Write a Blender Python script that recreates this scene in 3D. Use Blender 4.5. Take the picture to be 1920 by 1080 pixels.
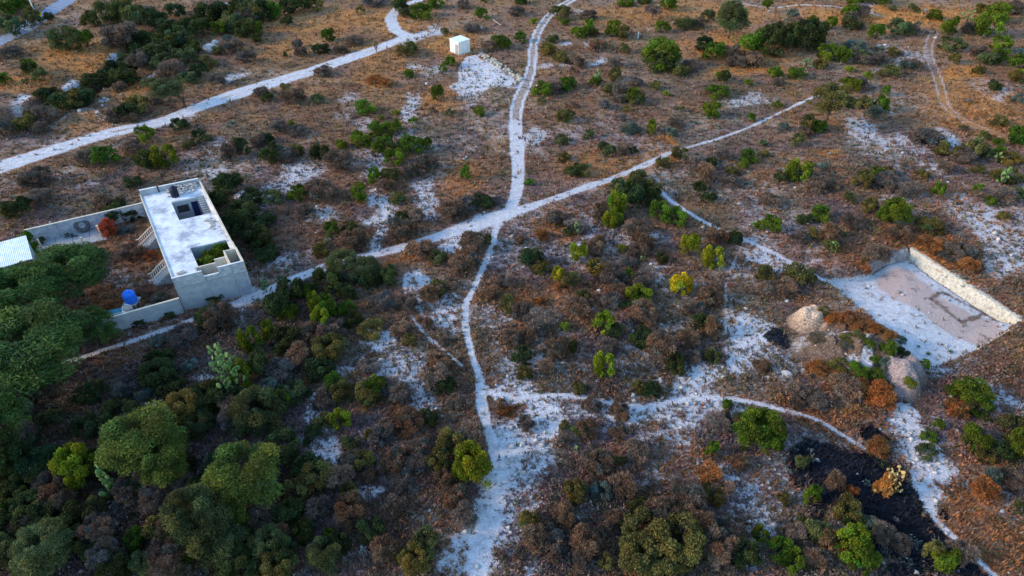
import bpy, math, random
import numpy as np
from mathutils import Vector, Matrix
random.seed(7); rng = np.random.default_rng(7)
S = bpy.context.scene
for o in list(bpy.data.objects): bpy.data.objects.remove(o)
# ------------------------------------------------------------------ camera
PITCH, CAMH, FPX = math.radians(40), 55.0, 1280.0
cam = bpy.data.objects.new('camera', bpy.data.cameras.new('camera')); S.collection.objects.link(cam)
cam.location = (0, 0, CAMH); cam.rotation_euler = (math.radians(90) - PITCH, 0, 0)
cam.data.lens = 24; cam.data.sensor_width = 36; cam.data.clip_end = 2000; cam.data.clip_start = .5
S.camera = cam
# ------------------------------------------------------------------ light
SUN_EL, SUN_AZ = math.radians(24), math.radians(-98)       # low evening sun from the left
world = bpy.data.worlds.new('World'); S.world = world; world.use_nodes = True
nt = world.node_tree; nt.nodes.clear()
sky = nt.nodes.new('ShaderNodeTexSky'); sky.sky_type = 'NISHITA'; sky.sun_disc = False
sky.sun_elevation = SUN_EL; sky.sun_rotation = SUN_AZ; sky.air_density = 1.6; sky.dust_density = .6; sky.ozone_density = 4.5
bg = nt.nodes.new('ShaderNodeBackground'); bg.inputs['Strength'].default_value = .15
wo = nt.nodes.new('ShaderNodeOutputWorld')
nt.links.new(sky.outputs[0], bg.inputs[0]); nt.links.new(bg.outputs[0], wo.inputs[0])
sd = bpy.data.lights.new('sun', 'SUN'); sd.energy = 1.4; sd.angle = math.radians(11); sd.color = (1, .74, .50)
sun = bpy.data.objects.new('sun', sd); S.collection.objects.link(sun)
tosun = Vector((math.sin(SUN_AZ)*math.cos(SUN_EL), math.cos(SUN_AZ)*math.cos(SUN_EL), math.sin(SUN_EL)))
sun.rotation_euler = (-tosun).to_track_quat('-Z', 'Y').to_euler()
S.view_settings.view_transform = 'Standard'; S.view_settings.look = 'None'
S.view_settings.exposure = 1.4; S.view_settings.gamma = 1; S.view_settings.use_curve_mapping = False

# ------------------------------------------------------------------ maths helpers
CP, SP = math.cos(PITCH), math.sin(PITCH)
def W(px, py, z=0.0):
    """point of the place seen at photo pixel px,py on height z"""
    px = np.asarray(px, float); py = np.asarray(py, float)
    u = px - 960; v = 540 - py
    t = (z - CAMH) / (-FPX*SP + v*CP)
    return np.stack([u*t, (FPX*CP + v*SP)*t], -1)
def PXL(x, y, z=0.0):
    d = y*CP - (z-CAMH)*SP; up = y*SP + (z-CAMH)*CP
    return 960 + FPX*x/d, 540 - FPX*up/d
def mscale(py): return CP*(py + 534.0)/CAMH            # photo px per metre on the ground
def depr(py): return PITCH + math.atan((py-540)/FPX)
_T = np.random.default_rng(3).random((8, 256, 256))
def vn(x, y, k=0):
    xi = np.floor(x).astype(int); yi = np.floor(y).astype(int); fx = x-xi; fy = y-yi
    fx = fx*fx*(3-2*fx); fy = fy*fy*(3-2*fy); T = _T[k % 8]; a = xi & 255; b = yi & 255; c = (xi+1) & 255; d = (yi+1) & 255
    return (T[a, b]*(1-fx)+T[c, b]*fx)*(1-fy) + (T[a, d]*(1-fx)+T[c, d]*fx)*fy
def fbm(x, y, s, o=4, k=0):
    r = 0; a = .5; n = 0
    for i in range(o):
        r = r + a*vn(x/s+17.3*k+i*5.1, y/s-9.7*k+i*3.3, k+i); n += a; a *= .55; s *= .48
    return r/n
def sst(a, b, x):
    t = np.clip((x-a)/(b-a), 0, 1); return t*t*(3-2*t)
def pdist(x, y, P):
    """distance to polyline P and half-width interpolation (third column)"""
    best = np.full(np.shape(x), 1e9); hw = np.zeros(np.shape(x))
    for (ax, ay, aw), (bx, by, bw) in zip(P[:-1], P[1:]):
        dx, dy = bx-ax, by-ay; L = dx*dx+dy*dy
        t = np.clip(((x-ax)*dx+(y-ay)*dy)/L, 0, 1)
        d = np.hypot(x-ax-t*dx, y-ay-t*dy); m = d < best
        best = np.where(m, d, best); hw = np.where(m, aw+(bw-aw)*t, hw)
    return best, hw
def inpoly(x, y, P):
    r = np.zeros(np.shape(x), bool); n = len(P)
    for i in range(n):
        x1, y1 = P[i]; x2, y2 = P[(i+1) % n]
        if y1 == y2: continue
        c = ((y1 > y) != (y2 > y)) & (x < (x2-x1)*(y-y1)/(y2-y1)+x1); r ^= c
    return r
def line(pts, z=0.0):
    """photo points [(px,py,halfwidth m)] -> world polyline"""
    a = np.array(pts, float); w = W(a[:, 0], a[:, 1], z)
    return [(w[i, 0], w[i, 1], a[i, 2]) for i in range(len(a))]
def smooth(pts, n=4):
    a = np.array(pts, float); out = []
    for i in range(len(a)-1):
        p0 = a[max(i-1, 0)]; p1 = a[i]; p2 = a[i+1]; p3 = a[min(i+2, len(a)-1)]
        for k in range(n):
            t = k/n
            out.append(.5*((2*p1)+(p2-p0)*t+(2*p0-5*p1+4*p2-p3)*t*t+(3*p1-p0-3*p2+p3)*t**3))
    out.append(a[-1]); return out

# ------------------------------------------------------------------ layout of the land
ROADS = {
 'dirt_road': line(smooth([(-60,335,2.7),(0,314,2.7),(100,281,2.4),(200,250,2.2),(300,228,1.9),(360,204,2.0),(430,179,2.5),(500,157,2.4),(580,133,2.3),(660,106,2.2),(720,86,1.9),(762,68,1.4)])),
 'branch_track': line(smooth([(764,68,1.6),(745,58,1.5),(736,44,1.5),(734,30,1.4),(748,14,1.2),(775,3,1),(800,-5,1)])),
 'cross_track': line(smooth([(1610,148,.5),(1560,168,.35),(1500,193,.35),(1420,232,.3),(1340,262,.3),(1260,285,.5),(1215,306,.8),(1160,330,.8),(1100,350,.9),(1040,371,.9),(990,388,1.1),(940,405,2.0),(880,424,2.0),(820,445,1.3),(760,463,1.0),(700,478,1.1),(640,490,1.2),(580,512,1.1),(520,537,1.0),(470,560,.9),(420,577,.6),(360,600,.5),(300,622,.45),(200,655,.4),(120,680,.4),(0,700,.4)])),
 'rut_track': line(smooth([(1090,-8,.95),(1050,12,.95),(1022,38,.95),(1006,65,.95),(999,95,.95),(997,125,.95),(988,155,1.2),(972,190,1.2),(967,225,1.2),(968,260,1.2),(971,300,1.1),(971,335,1.0),(967,365,.8),(955,392,.7),(944,404,.7)])),
 'footpath': line(smooth([(942,404,.7),(929,432,.4),(924,460,.35),(906,505,.35),(886,550,.35),(873,578,.35),(874,620,.35),(886,670,.4),(898,710,.45),(903,755,.6),(913,800,.6),(930,850,.7),(932,900,.8),(922,960,.9),(906,1010,.9),(898,1060,1.0),(895,1110,1.0)])),
 'side_footpath': line(smooth([(900,722,.3),(925,740,.35),(975,748,.35),(1060,745,.3),(1110,750,.25),(1160,760,.3),(1220,763,.4),(1270,750,.4),(1340,746,.4),(1400,751,.35),(1470,768,.3),(1540,790,.25),(1620,840,.2)])),
 'narrow_footpath': line(smooth([(1215,335,.3),(1260,376,.34),(1310,410,.34),(1370,440,.34),(1430,466,.34),(1490,497,.34),(1545,526,.3)])),
 'corner_footpath': line(smooth([(1720,905,.4),(1752,962,.36),(1790,1006,.32),(1830,1045,.32),(1880,1095,.32)])),
 'old_footpath': line(smooth([(760,518,.15),(760,560,.15),(775,600,.12),(800,632,.2),(835,660,.18),(868,690,.1)])),
 'faint_footpath': line(smooth([(1386,470,.1),(1366,515,.12),(1360,560,.15),(1360,630,.15)])),
 'edge_footpath': line(smooth([(820,995,.1),(850,1010,.12),(880,1035,.12)])),
 'ridge_track': line(smooth([(1370,2,.3),(1440,12,.4),(1500,9,.4),(1560,12,.5),(1620,20,.6),(1660,32,.3)])),
 'wheel_track': line(smooth([(1752,60,.9),(1742,85,.9),(1745,115,.9),(1757,140,.9),(1765,170,.9),(1775,200,.8),(1820,232,.8),(1900,262,.8)])),
 'paved_road': line(smooth([(-60,110,2.2),(0,80,2.2),(40,58,2.2),(87,26,2.3),(128,-2,2.3),(180,-35,2.3)])),
}
ARROYO = line([(-40,225,4),(60,205,4),(130,180,4),(190,150,4.5),(240,115,5),(275,75,5),(350,50,6),(430,22,6),(500,-5,5)])
BANK_B = [tuple(p) for p in W([1700,1750,1800,1850,1897], [487,524,557,589,619], -1.3)]   # foot of the cut bank
BANK_T = [tuple(p) for p in W([1707,1760,1812,1864,1917], [465,498,531,566,602], .2)]
LBANK_B = [tuple(p) for p in W([1622,1660,1702], [520,497,487], -1.0)]
LBANK_T = [tuple(p) for p in W([1612,1652,1703], [507,482,468], .1)]
PAD = [tuple(p) for p in W([1545,1622], [530,520], -.6)] + LBANK_B[1:2] + BANK_B + [tuple(p) for p in W([1832,1740,1705,1640,1590], [656,694,668,604,560], -.1)]
BL3 = [(a, b, 0) for a, b in BANK_B]; LB3 = [(a, b, 0) for a, b in LBANK_B]
NEARL = line([(1910,612,0),(1832,656,0),(1740,694,0)])
BANKREG = BANK_B + [(a+1.6, b+1.6) for a, b in BANK_T[::-1]] + [(a-.6, b+1.6) for a, b in LBANK_T[::-1]] + LBANK_B
def H(x, y):
    x = np.asarray(x, float); y = np.asarray(y, float)
    h = .9*(fbm(x, y, 34, 3, 1)-.5) + .5*(fbm(x, y, 9, 3, 2)-.5) + .22*(fbm(x, y, 2.4, 3, 4)-.5)
    fl = 1-np.exp(-(((x+51)/25)**2+((y-68)/21)**2)**2)
    fl = np.minimum(fl, 1-np.exp(-(((x-48)/17)**2+((y-60)/13)**2)**2)*.95)
    for n in ('dirt_road', 'cross_track', 'rut_track'):
        d, hw = pdist(x, y, ROADS[n]); fl = fl*(1-.6*np.exp(-(d/3)**2))
    h = h*fl
    d, hw = pdist(x, y, ARROYO)
    h = h - 2.4*(1-sst(hw*.45, hw*.95, d+1.5*(fbm(x, y, 5, 2, 5)-.5)))
    ins = inpoly(x, y, PAD); db, _ = pdist(x, y, BL3); dl, _ = pdist(x, y, LB3); dn, _ = pdist(x, y, NEARL)
    dd = np.minimum(db, dl*1.2)
    rec = 1.25*np.clip(1-dd/12, 0, 1)*np.clip(.15+dn/3, 0, 1)
    ext = 1.6*(1-sst(.55, 1.3, dd))
    h = h - np.where(ins, rec, np.where((dd < 1.35) & (dn < 60) & (inpoly(x, y, BANKREG)), ext*np.clip(.15+dn/3, 0, 1), 0))
    return h
def G(px, py):
    px = np.asarray(px, float); py = np.asarray(py, float); z = np.zeros(px.shape)
    for _ in range(5):
        w = W(px, py, z); z = H(w[..., 0], w[..., 1])
    return w[..., 0], w[..., 1], z

# pale stony patches: photo x, y, rx, ry, strength, tilt (deg, photo clockwise)
WH = [(905,125,35,22,1,30),(930,145,45,15,1,25),(880,165,30,22,.8,0),(900,110,20,12,.9,0),(880,190,25,8,.5,-10),(1003,257,30,24,.72,0),(1000,285,25,20,.45,0),
 (545,335,70,28,.72,-18),(480,378,45,22,.66,-10),(600,400,60,20,.5,0),(705,395,22,48,.66,10),(788,352,26,38,.66,-10),(705,305,30,40,.55,10),(770,205,18,36,.66,0),
 (772,262,38,24,.6,30),(645,180,25,16,.5,0),(640,215,30,20,.45,0),(690,235,35,15,.45,0),(815,330,50,30,.4,0),(790,390,40,20,.55,0),(700,450,12,30,.7,5),(690,415,30,12,.6,0),
 (860,452,55,14,.95,-20),(905,425,45,16,1,-15),(530,490,50,28,.6,-10),(560,470,60,18,.4,0),(780,535,28,26,.72,0),(795,560,30,30,.55,0),(845,588,40,42,.72,20),(925,600,30,35,.5,0),
 (700,640,45,32,.62,-20),(745,690,60,38,.68,15),(795,750,38,50,.76,15),(790,800,30,30,.5,0),(598,845,32,32,.8,-40),(600,775,22,45,.72,5),(660,690,50,18,.5,-10),(690,665,60,40,.5,0),
 (932,640,16,60,.5,-5),(960,700,40,40,.55,20),(950,745,60,25,.7,0),(1005,785,90,32,.85,5),(955,820,40,50,1.15,0),(1010,840,60,45,.78,30),(940,900,42,60,1.2,0),(985,900,45,50,.7,0),
 (1120,775,70,20,.66,0),(915,970,42,50,1.15,10),(890,1040,60,40,.85,0),(990,1040,26,50,.66,-10),(960,1000,40,40,.6,0),(1240,785,120,30,.8,0),(1300,770,90,30,.72,0),(1215,770,60,25,.8,0),
 (1410,620,55,55,.8,20),(1385,670,45,40,.8,0),(1440,665,50,30,.5,0),(1310,705,70,30,.72,-15),(1280,735,60,22,.8,-10),(1330,780,100,30,.62,0),(1180,700,60,22,.4,0),(1250,700,30,70,.3,0),
 (1460,700,50,20,.45,0),(1350,890,42,30,.75,30),(1400,930,45,45,.66,40),(1430,985,45,50,.75,20),(1470,960,30,60,.5,0),(1400,1050,50,40,.7,0),(1450,880,60,30,.5,0),(1250,830,60,20,.6,0),
 (1540,660,50,15,.35,0),(1490,690,40,14,.55,0),(1500,800,80,12,.3,0),
 (1700,800,42,38,1.15,30),(1720,850,42,40,1.25,0),(1755,890,52,40,1.35,-20),(1725,930,40,42,1.35,0),(1705,965,25,25,.7,0),(1765,930,30,14,.9,0),(1790,888,40,30,1.35,-15),(1700,835,30,30,1.2,0),(1625,800,50,18,.6,0),(1880,950,26,32,.8,-45),
 (1862,745,60,26,.66,20),(1900,770,40,20,.66,20),(1680,790,50,20,.6,0),(1740,700,50,20,.6,0),(1790,690,50,18,.45,-20),
 (1615,245,40,30,.7,40),(1660,270,50,22,.6,30),(1700,268,45,16,.66,20),(1785,262,26,20,.75,30),(1770,245,30,15,.6,0),(1660,300,60,20,.5,20),(1740,310,60,18,.5,25),
 (1770,330,30,12,.5,40),(1405,182,42,12,.66,-15),(1430,180,35,10,.6,0),(1120,82,22,12,.5,0),(1063,82,16,8,.7,0),(1045,118,38,8,.55,0),(1120,117,24,8,.72,0),(1285,115,20,6,.6,0),(1085,22,18,6,.5,0),
 (1700,100,60,20,.5,0),(1690,120,70,10,.5,-10),(1660,85,30,8,.6,0),(1680,45,60,8,.4,0),(1590,150,30,8,.7,-10),(1870,60,50,20,.3,0),(1850,165,50,20,.4,20),(1880,175,30,8,.5,0),
 (1850,420,60,50,.6,30),(1880,480,60,40,.62,20),(1800,400,50,30,.5,20),(1830,540,60,14,.4,30),(1900,590,30,20,.5,0),(1860,500,30,20,.6,0),(1700,375,60,20,.45,0),(1905,430,30,60,.5,0),
 (1790,580,20,8,.2,0),(1430,480,60,14,.62,25),(1410,445,26,10,.55,0),(1490,505,40,14,.66,0),(1225,455,50,16,.5,-10),(1120,430,40,14,.5,0),(1095,450,26,18,.6,0),(1160,450,60,25,.42,20),
 (1090,490,60,14,.3,0),(1240,520,40,30,.42,0),(1395,500,40,40,.36,0),(1170,660,40,60,.42,0),(1190,640,50,90,.4,0),(1310,600,60,14,.5,0),(1240,590,30,12,.4,0),(1000,600,40,14,.42,0),
 (1010,650,40,12,.45,0),(1070,700,70,20,.5,0),(1020,690,50,25,.5,0),(1085,960,50,12,.6,-15),(1110,935,40,12,.5,-15),(1250,900,60,30,.42,0),(1290,925,30,12,.6,0),(1190,880,60,30,.36,0),
 (680,925,60,16,.66,-15),(740,910,60,14,.5,0),(690,1040,60,14,.55,-10),(640,980,30,10,.4,0),(840,930,40,60,.4,0),(570,1040,40,40,.35,0),(820,1050,60,30,.4,0),(480,570,36,22,.66,-20),(470,620,24,26,.5,-30),
 (375,715,34,14,.66,0),(280,765,50,14,.55,0),(240,700,20,14,.4,0),(150,775,22,12,.5,0),(230,470,22,7,.7,0),
 (145,155,30,11,.72,-15),(40,190,32,11,.72,-12),(215,110,14,10,.95,0),(255,85,10,12,.8,0),(275,140,26,7,.8,-30),(195,178,25,5,.8,-15),(10,222,20,14,.8,0),(150,205,24,9,.5,0),(180,212,14,5,.6,0),
 (110,225,30,8,.5,-30),(320,220,50,12,.6,-15),(440,145,50,9,.66,-25),(790,62,45,10,.75,-20),(820,55,26,6,.6,0),(450,8,22,10,.8,0),(860,48,40,6,.3,0),(820,125,30,10,.6,0),(780,120,20,6,.7,0),
 (25,300,60,40,.2,0),(20,345,60,14,.3,0),(160,345,50,10,.45,-20),(120,325,60,16,.35,0),(380,285,50,20,.4,0),(400,320,35,16,.6,0),(400,275,45,18,.5,0),(460,350,30,14,.4,0),(340,300,30,10,.3,0),
 (870,575,14,50,.6,0),(1370,585,25,20,.5,0),(1755,40,30,8,.3,0),(1620,12,30,6,.7,0)]
ORG = [(730,110,70,30,.6,0),(860,82,60,26,.8,0),(825,180,50,28,.8,0),(1150,310,110,45,.75,0),(1240,262,22,9,1.6,0),(1380,88,120,26,.9,0),(1300,25,240,26,.7,0),(1370,72,70,16,1,0),(1400,135,90,12,1.2,0),
 (1850,215,130,50,.9,20),(1790,190,60,20,.9,0),(1800,140,50,14,1.2,0),(1660,30,200,22,1,0),(150,110,90,35,1.0,0),(130,100,60,16,1.3,-10),(60,160,70,20,.9,0),(260,155,60,26,.9,-30),(160,235,80,25,.7,0),
 (640,40,200,26,.7,0),(540,95,80,25,.6,-15),(1745,470,90,30,1.2,25),(1700,440,60,20,.8,0),(1590,500,90,22,.8,0),(1780,510,60,30,1,30),(1240,290,60,14,.7,0),(740,490,120,9,1.2,-15),(860,470,60,10,1,-15),
 (1830,960,70,70,1,20),(1870,1030,90,50,1,0),(1560,790,120,26,.8,0),(1500,740,90,30,.7,0),(1610,720,80,26,1,0),(1040,420,60,26,1,0),(870,340,60,40,.9,0),(960,570,60,60,.7,0),(1560,290,30,16,1,0),
 (1080,560,80,60,.5,0),(250,470,60,50,.9,0),(225,560,60,30,1.2,0),(980,640,30,50,.6,0),(1300,880,60,40,.6,0),(1560,880,60,40,.3,0),(950,770,16,10,1.2,0),(1150,870,80,50,.5,0),(1020,930,60,60,.3,0),
 (1440,470,80,50,.5,0),(1830,400,90,50,.4,0),(700,150,40,20,.6,0),(1600,230,60,20,.4,0),(560,150,60,30,.3,0),(1820,880,50,60,.7,0),(1480,330,100,40,.3,0),(1790,760,80,60,.3,0)]
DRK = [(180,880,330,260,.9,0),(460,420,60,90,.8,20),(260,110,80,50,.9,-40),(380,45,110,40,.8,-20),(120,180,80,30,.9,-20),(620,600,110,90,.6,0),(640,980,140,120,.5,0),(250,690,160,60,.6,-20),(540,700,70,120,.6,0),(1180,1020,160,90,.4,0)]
BURN = [(1540,865,58,30,1,15),(1600,890,60,40,1,20),(1650,930,50,45,1,40),(1690,980,50,45,1,40),(1745,1030,60,30,.9,40),(1830,1070,60,22,1,40),(1800,1030,40,18,.9,45),(1630,815,28,20,.9,30),(1520,850,40,16,.8,0),(1665,1010,40,30,.6,0),(1700,1060,40,26,.5,0),(1455,640,16,24,.75,0),(1760,985,16,26,.7,20),(1570,930,30,40,.6,0)]
PINK = [(1715,540,75,30,1.3,25),(1790,590,80,30,1.4,32),(1840,620,60,26,1.4,25),(1690,510,40,20,.9,0),(375,715,30,12,.6,0),(1840,600,40,20,.8,0)]
ROOTS = [(1150,300,60,30,.5,0)]
def ell(PX, PY, L, base=None):
    out = np.zeros(PX.shape)
    for cx, cy, rx, ry, s, a in L:
        c, q = math.cos(math.radians(a)), math.sin(math.radians(a)); m = (abs(PX-cx) < 1.9*max(rx, ry)) & (abs(PY-cy) < 1.9*max(rx, ry))
        if not m.any(): continue
        X = PX[m]-cx; Y = PY[m]-cy; r = np.hypot((X*c+Y*q)/rx, (-X*q+Y*c)/ry)
        out[m] = np.maximum(out[m], s*(1-sst(.45, 1.4, r)))
    return out
def land(x, y):
    """colour, paleness and class of the ground at x,y"""
    PX, PY = PXL(x, y)
    jx = (fbm(x, y, 6, 5, 3)-.5)*85; jy = (fbm(x, y, 6, 5, 6)-.5)*60; s = (PY+534)/1074
    QX, QY = PX+jx*s, PY+jy*s
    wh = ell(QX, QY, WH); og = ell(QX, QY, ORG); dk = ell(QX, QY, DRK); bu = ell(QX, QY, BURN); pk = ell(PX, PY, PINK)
    n1 = fbm(x, y, 14, 4, 1); n2 = fbm(x, y, 4, 4, 2); n3 = fbm(x, y, 1.6, 3, 5)
    cls = np.zeros(x.shape, int)
    w = .295 + 1.0*(n1-.5) + .6*(n2-.5) + .06*np.clip((PY-400)/400, -1, 1); w = np.clip(w, 0, .45)*(1-.3*sst(70, 140, y))
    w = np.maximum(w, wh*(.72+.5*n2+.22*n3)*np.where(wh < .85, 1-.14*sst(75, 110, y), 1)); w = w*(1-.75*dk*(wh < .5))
    w = np.where(og > .5, w*(1-.5*np.clip(og-.5, 0, .5)*2), w)
    ruts = None
    for i, n in enumerate(ROADS):
        d, hw = pdist(x, y, ROADS[n]); e = (n3-.5)*1.0
        if n in ('cross_track', 'corner_footpath', 'side_footpath', 'ridge_track'): hw = hw*.88
        if n == 'paved_road': 
            m = d < hw+.1*e; cls[m] = 99; continue
        core = 1-sst(hw*.6+.3*e, hw*1.0+.16+.5*e, d)
        st = {'dirt_road': 1.0, 'cross_track': .98, 'rut_track': .8, 'footpath': 1.0, 'branch_track': .85, 'wheel_track': .0, 'ridge_track': .62, 'faint_footpath': .55, 'old_footpath': .75,
              'edge_footpath': .5, 'narrow_footpath': .84, 'corner_footpath': .85, 'side_footpath': .95}[n]
        if n == 'cross_track': core = core*(.84+.7*(n2-.5))*(1-.5*(1-sst(.15, .4, d))*sst(.45, .6, fbm(x, y, 3, 2, 6))*(hw > .7)) ; core = np.where(x > 16, core*.88, core)
        if n in ('rut_track', 'wheel_track', 'branch_track'):
            r = np.maximum(core*st*(1 if n != 'rut_track' else np.where(y < 112, .9, .52)), .95*(1-sst(.12, .36, abs(d-hw*.78)))*(1 if n != 'wheel_track' else .52)); w = np.maximum(w, r)
        elif n == 'dirt_road':
            r = core*st*(.82+.5*(n3-.3)) - .4*(1-sst(.1, .5, d-.1))*sst(.45, .62, n2); w = np.maximum(w, r)
        else: w = np.maximum(w, core*st)
        m = (d < hw*(1.0) + .1) & (hw > 0); cls[m & (cls != 99)] = i+1
    hp = inpoly(QX*.3+PX*.7, QY*.3+PY*.7, [(872,104),(892,101),(935,124),(976,150),(935,158),(905,172),(872,168),(855,140)]); w = np.where(hp, np.maximum(w, .74+.5*(n2-.4)), w)
    pad = inpoly(x, y, PAD); w = np.where(pad, np.maximum(w, .93-.25*sst(.45, .7, n2)), w); cls[pad] = 50
    # soil
    def C(*a): return np.array(a)
    far = sst(45, 160, y)[..., None]
    a = n2[..., None]; b = fbm(x, y, 7, 3, 7)[..., None]; c_ = n3[..., None]
    brown = C(.180, .092, .060); purple = C(.155, .100, .105); tan = C(.265, .145, .066); gg = C(.140, .112, .068)
    soil = purple*(1-sst(.35, .6, b)) + brown*sst(.35, .6, b)
    t = np.clip(sst(.45, .75, a)*.6+far*.5, 0, 1); soil = soil*(1-t)+tan*t
    t = sst(.5, .62, fbm(x, y, 11, 3, 4)[..., None])*.5; soil = soil*(1-t)+gg*t
    gold = far*C(.46, .205, .055)+(1-far)*C(.30, .115, .04)
    t = np.clip(og[..., None]*(.35+.9*c_), 0, .95); soil = soil*(1-t)+gold*t
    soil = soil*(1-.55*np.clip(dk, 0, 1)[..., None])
    w = np.clip(w, 0, 1)
    dc, _ = pdist(x, y, ROADS['corner_footpath']); bu = bu*sst(.3, .7, dc)
    bk = np.clip(bu*(.5+1.0*n3), 0, 1); bk = sst(.22, .42, bk)[..., None]
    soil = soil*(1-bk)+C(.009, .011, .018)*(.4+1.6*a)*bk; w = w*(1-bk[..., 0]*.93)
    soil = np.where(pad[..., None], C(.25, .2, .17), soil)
    # trenches scratched in the pad
    for T_ in ([(1775,548),(1850,583),(1900,612)], [(1745,560),(1790,595),(1850,640)], [(1845,585),(1800,607)], [(1745,560),(1765,545),(1775,548)]):
        ww = W([p[0] for p in T_], [p[1] for p in T_], -.8); d, _ = pdist(x, y, [(p[0], p[1], 0) for p in ww])
        k = .7*(1-sst(.05, .55, d+1.1*(n3-.5))); soil = soil*(1-k[..., None])+C(.13, .075, .055)*k[..., None]; w = w*(1-k*.9)
    return soil, w, pk*(.4+n2), cls
# ------------------------------------------------------------------ object helpers
C0 = S.collection
def tag(o, label=None, cat=None, group=None, kind=None):
    if label: o['label'] = label
    if cat: o['category'] = cat
    if group: o['group'] = group
    if kind: o['kind'] = kind
    return o
def empty(name, loc, rz=0, parent=None):
    o = bpy.data.objects.new(name, None); C0.objects.link(o); o.location = loc; o.rotation_euler = (0, 0, rz); o.empty_display_size = .3
    if parent: o.parent = parent
    return o
def link(name, me, parent=None, mat=None):
    o = bpy.data.objects.new(name, me); C0.objects.link(o)
    if parent: o.parent = parent
    if mat and not me.materials: me.materials.append(mat)
    return o
def npmesh(name, V, F, col=None, mat=None, smooth_=False):
    """V (n,3), F (m,k) all faces with the same corner count"""
    me = bpy.data.meshes.new(name); V = np.asarray(V, np.float32); F = np.asarray(F, np.int32); m, k = F.shape
    me.vertices.add(len(V)); me.vertices.foreach_set('co', V.ravel())
    me.loops.add(m*k); me.loops.foreach_set('vertex_index', F.ravel())
    me.polygons.add(m); me.polygons.foreach_set('loop_start', np.arange(0, m*k, k, dtype=np.int32))
    try: me.polygons.foreach_set('loop_total', np.full(m, k, np.int32))
    except Exception: pass
    if smooth_: me.polygons.foreach_set('use_smooth', np.ones(m, bool))
    me.update(calc_edges=True)
    if col is not None:
        a = me.color_attributes.new('col', 'FLOAT_COLOR', 'POINT'); c = np.ones((len(V), 4), np.float32); c[:, :3] = col
        a.data.foreach_set('color', c.ravel())
    if mat: me.materials.append(mat)
    return me
class MB:
    """collects boxes and tubes into one mesh"""
    def __init__(s): s.v = []; s.f = []
    def hexa(s, P):
        b = len(s.v); s.v += [tuple(p) for p in P]
        s.f += [tuple(b+i for i in q) for q in ((0,3,2,1),(4,5,6,7),(0,1,5,4),(1,2,6,5),(2,3,7,6),(3,0,4,7))]; return s
    def box(s, x0, x1, y0, y1, z0, z1):
        return s.hexa([(x0,y0,z0),(x1,y0,z0),(x1,y1,z0),(x0,y1,z0),(x0,y0,z1),(x1,y0,z1),(x1,y1,z1),(x0,y1,z1)])
    def tube(s, pts, rad, n=6):
        b = len(s.v); pts = [Vector(p) for p in pts]
        if not hasattr(rad, '__len__'): rad = [rad]*len(pts)
        for i, p in enumerate(pts):
            d = (pts[min(i+1, len(pts)-1)]-pts[max(i-1, 0)]).normalized(); q = d.to_track_quat('Z', 'Y')
            for k in range(n):
                a = 2*math.pi*k/n; s.v.append(tuple(p+q @ Vector((math.cos(a)*rad[i], math.sin(a)*rad[i], 0))))
        for i in range(len(pts)-1):
            for k in range(n):
                a = b+i*n+k; c = b+i*n+(k+1) % n; s.f.append((a, c, c+n, a+n))
        s.f.append(tuple(b+k for k in reversed(range(n)))); s.f.append(tuple(b+(len(pts)-1)*n+k for k in range(n))); return s
    def lathe(s, prof, n=20, o=(0,0,0)):
        b = len(s.v)
        for r, z in prof:
            for k in range(n):
                a = 2*math.pi*k/n; s.v.append((o[0]+r*math.cos(a), o[1]+r*math.sin(a), o[2]+z))
        for i in range(len(prof)-1):
            for k in range(n):
                a = b+i*n+k; c = b+i*n+(k+1) % n; s.f.append((a, c, c+n, a+n))
        s.f.append(tuple(b+k for k in reversed(range(n)))); s.f.append(tuple(b+(len(prof)-1)*n+k for k in range(n))); return s
    def mesh(s, name, mat, xf=None, smooth_=False):
        me = bpy.data.meshes.new(name); v = [xf(*p) for p in s.v] if xf else s.v
        me.from_pydata(v, [], s.f); me.materials.append(mat)
        if smooth_:
            for p in me.polygons: p.use_smooth = True
        me.update(); return me
# ------------------------------------------------------------------ materials
def newmat(name):
    m = bpy.data.materials.new(name); m.use_nodes = True; n = m.node_tree.nodes; n.clear()
    o = n.new('ShaderNodeOutputMaterial'); b = n.new('ShaderNodeBsdfPrincipled'); m.node_tree.links.new(b.outputs[0], o.inputs[0])
    b.inputs['Roughness'].default_value = .85
    if 'Specular IOR Level' in b.inputs: b.inputs['Specular IOR Level'].default_value = .2
    return m, m.node_tree, b
def N(t, ty, **k):
    n = t.nodes.new(ty)
    for a, v in k.items(): setattr(n, a, v)
    return n
def noise(t, co, scale, detail=4, rough=.6):
    n = N(t, 'ShaderNodeTexNoise'); n.inputs['Scale'].default_value = scale; n.inputs['Detail'].default_value = detail; n.inputs['Roughness'].default_value = rough
    t.links.new(co, n.inputs['Vector']); return n.outputs['Fac']
def mth(t, op, a, b=None, c=None, clamp=False):
    n = N(t, 'ShaderNodeMath', operation=op); n.use_clamp = clamp
    for i, v in enumerate((a, b, c)):
        if v is None: continue
        if isinstance(v, (int, float)): n.inputs[i].default_value = v
        else: t.links.new(v, n.inputs[i])
    return n.outputs[0]
def rng_(t, v, a, b, c=0., d=1.):
    n = N(t, 'ShaderNodeMapRange', interpolation_type='SMOOTHSTEP')
    t.links.new(v, n.inputs[0])
    for i, q in enumerate((a, b, c, d)): n.inputs[i+1].default_value = q
    return n.outputs[0]
def mix(t, f, a, b, mode='MIX'):
    n = N(t, 'ShaderNodeMix', data_type='RGBA', blend_type=mode)
    for s, v in ((0, f), (6, a), (7, b)):
        if isinstance(v, (int, float)): n.inputs[s].default_value = v
        elif isinstance(v, tuple): n.inputs[s].default_value = (*v, 1)
        else: t.links.new(v, n.inputs[s])
    return n.outputs[2]
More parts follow.
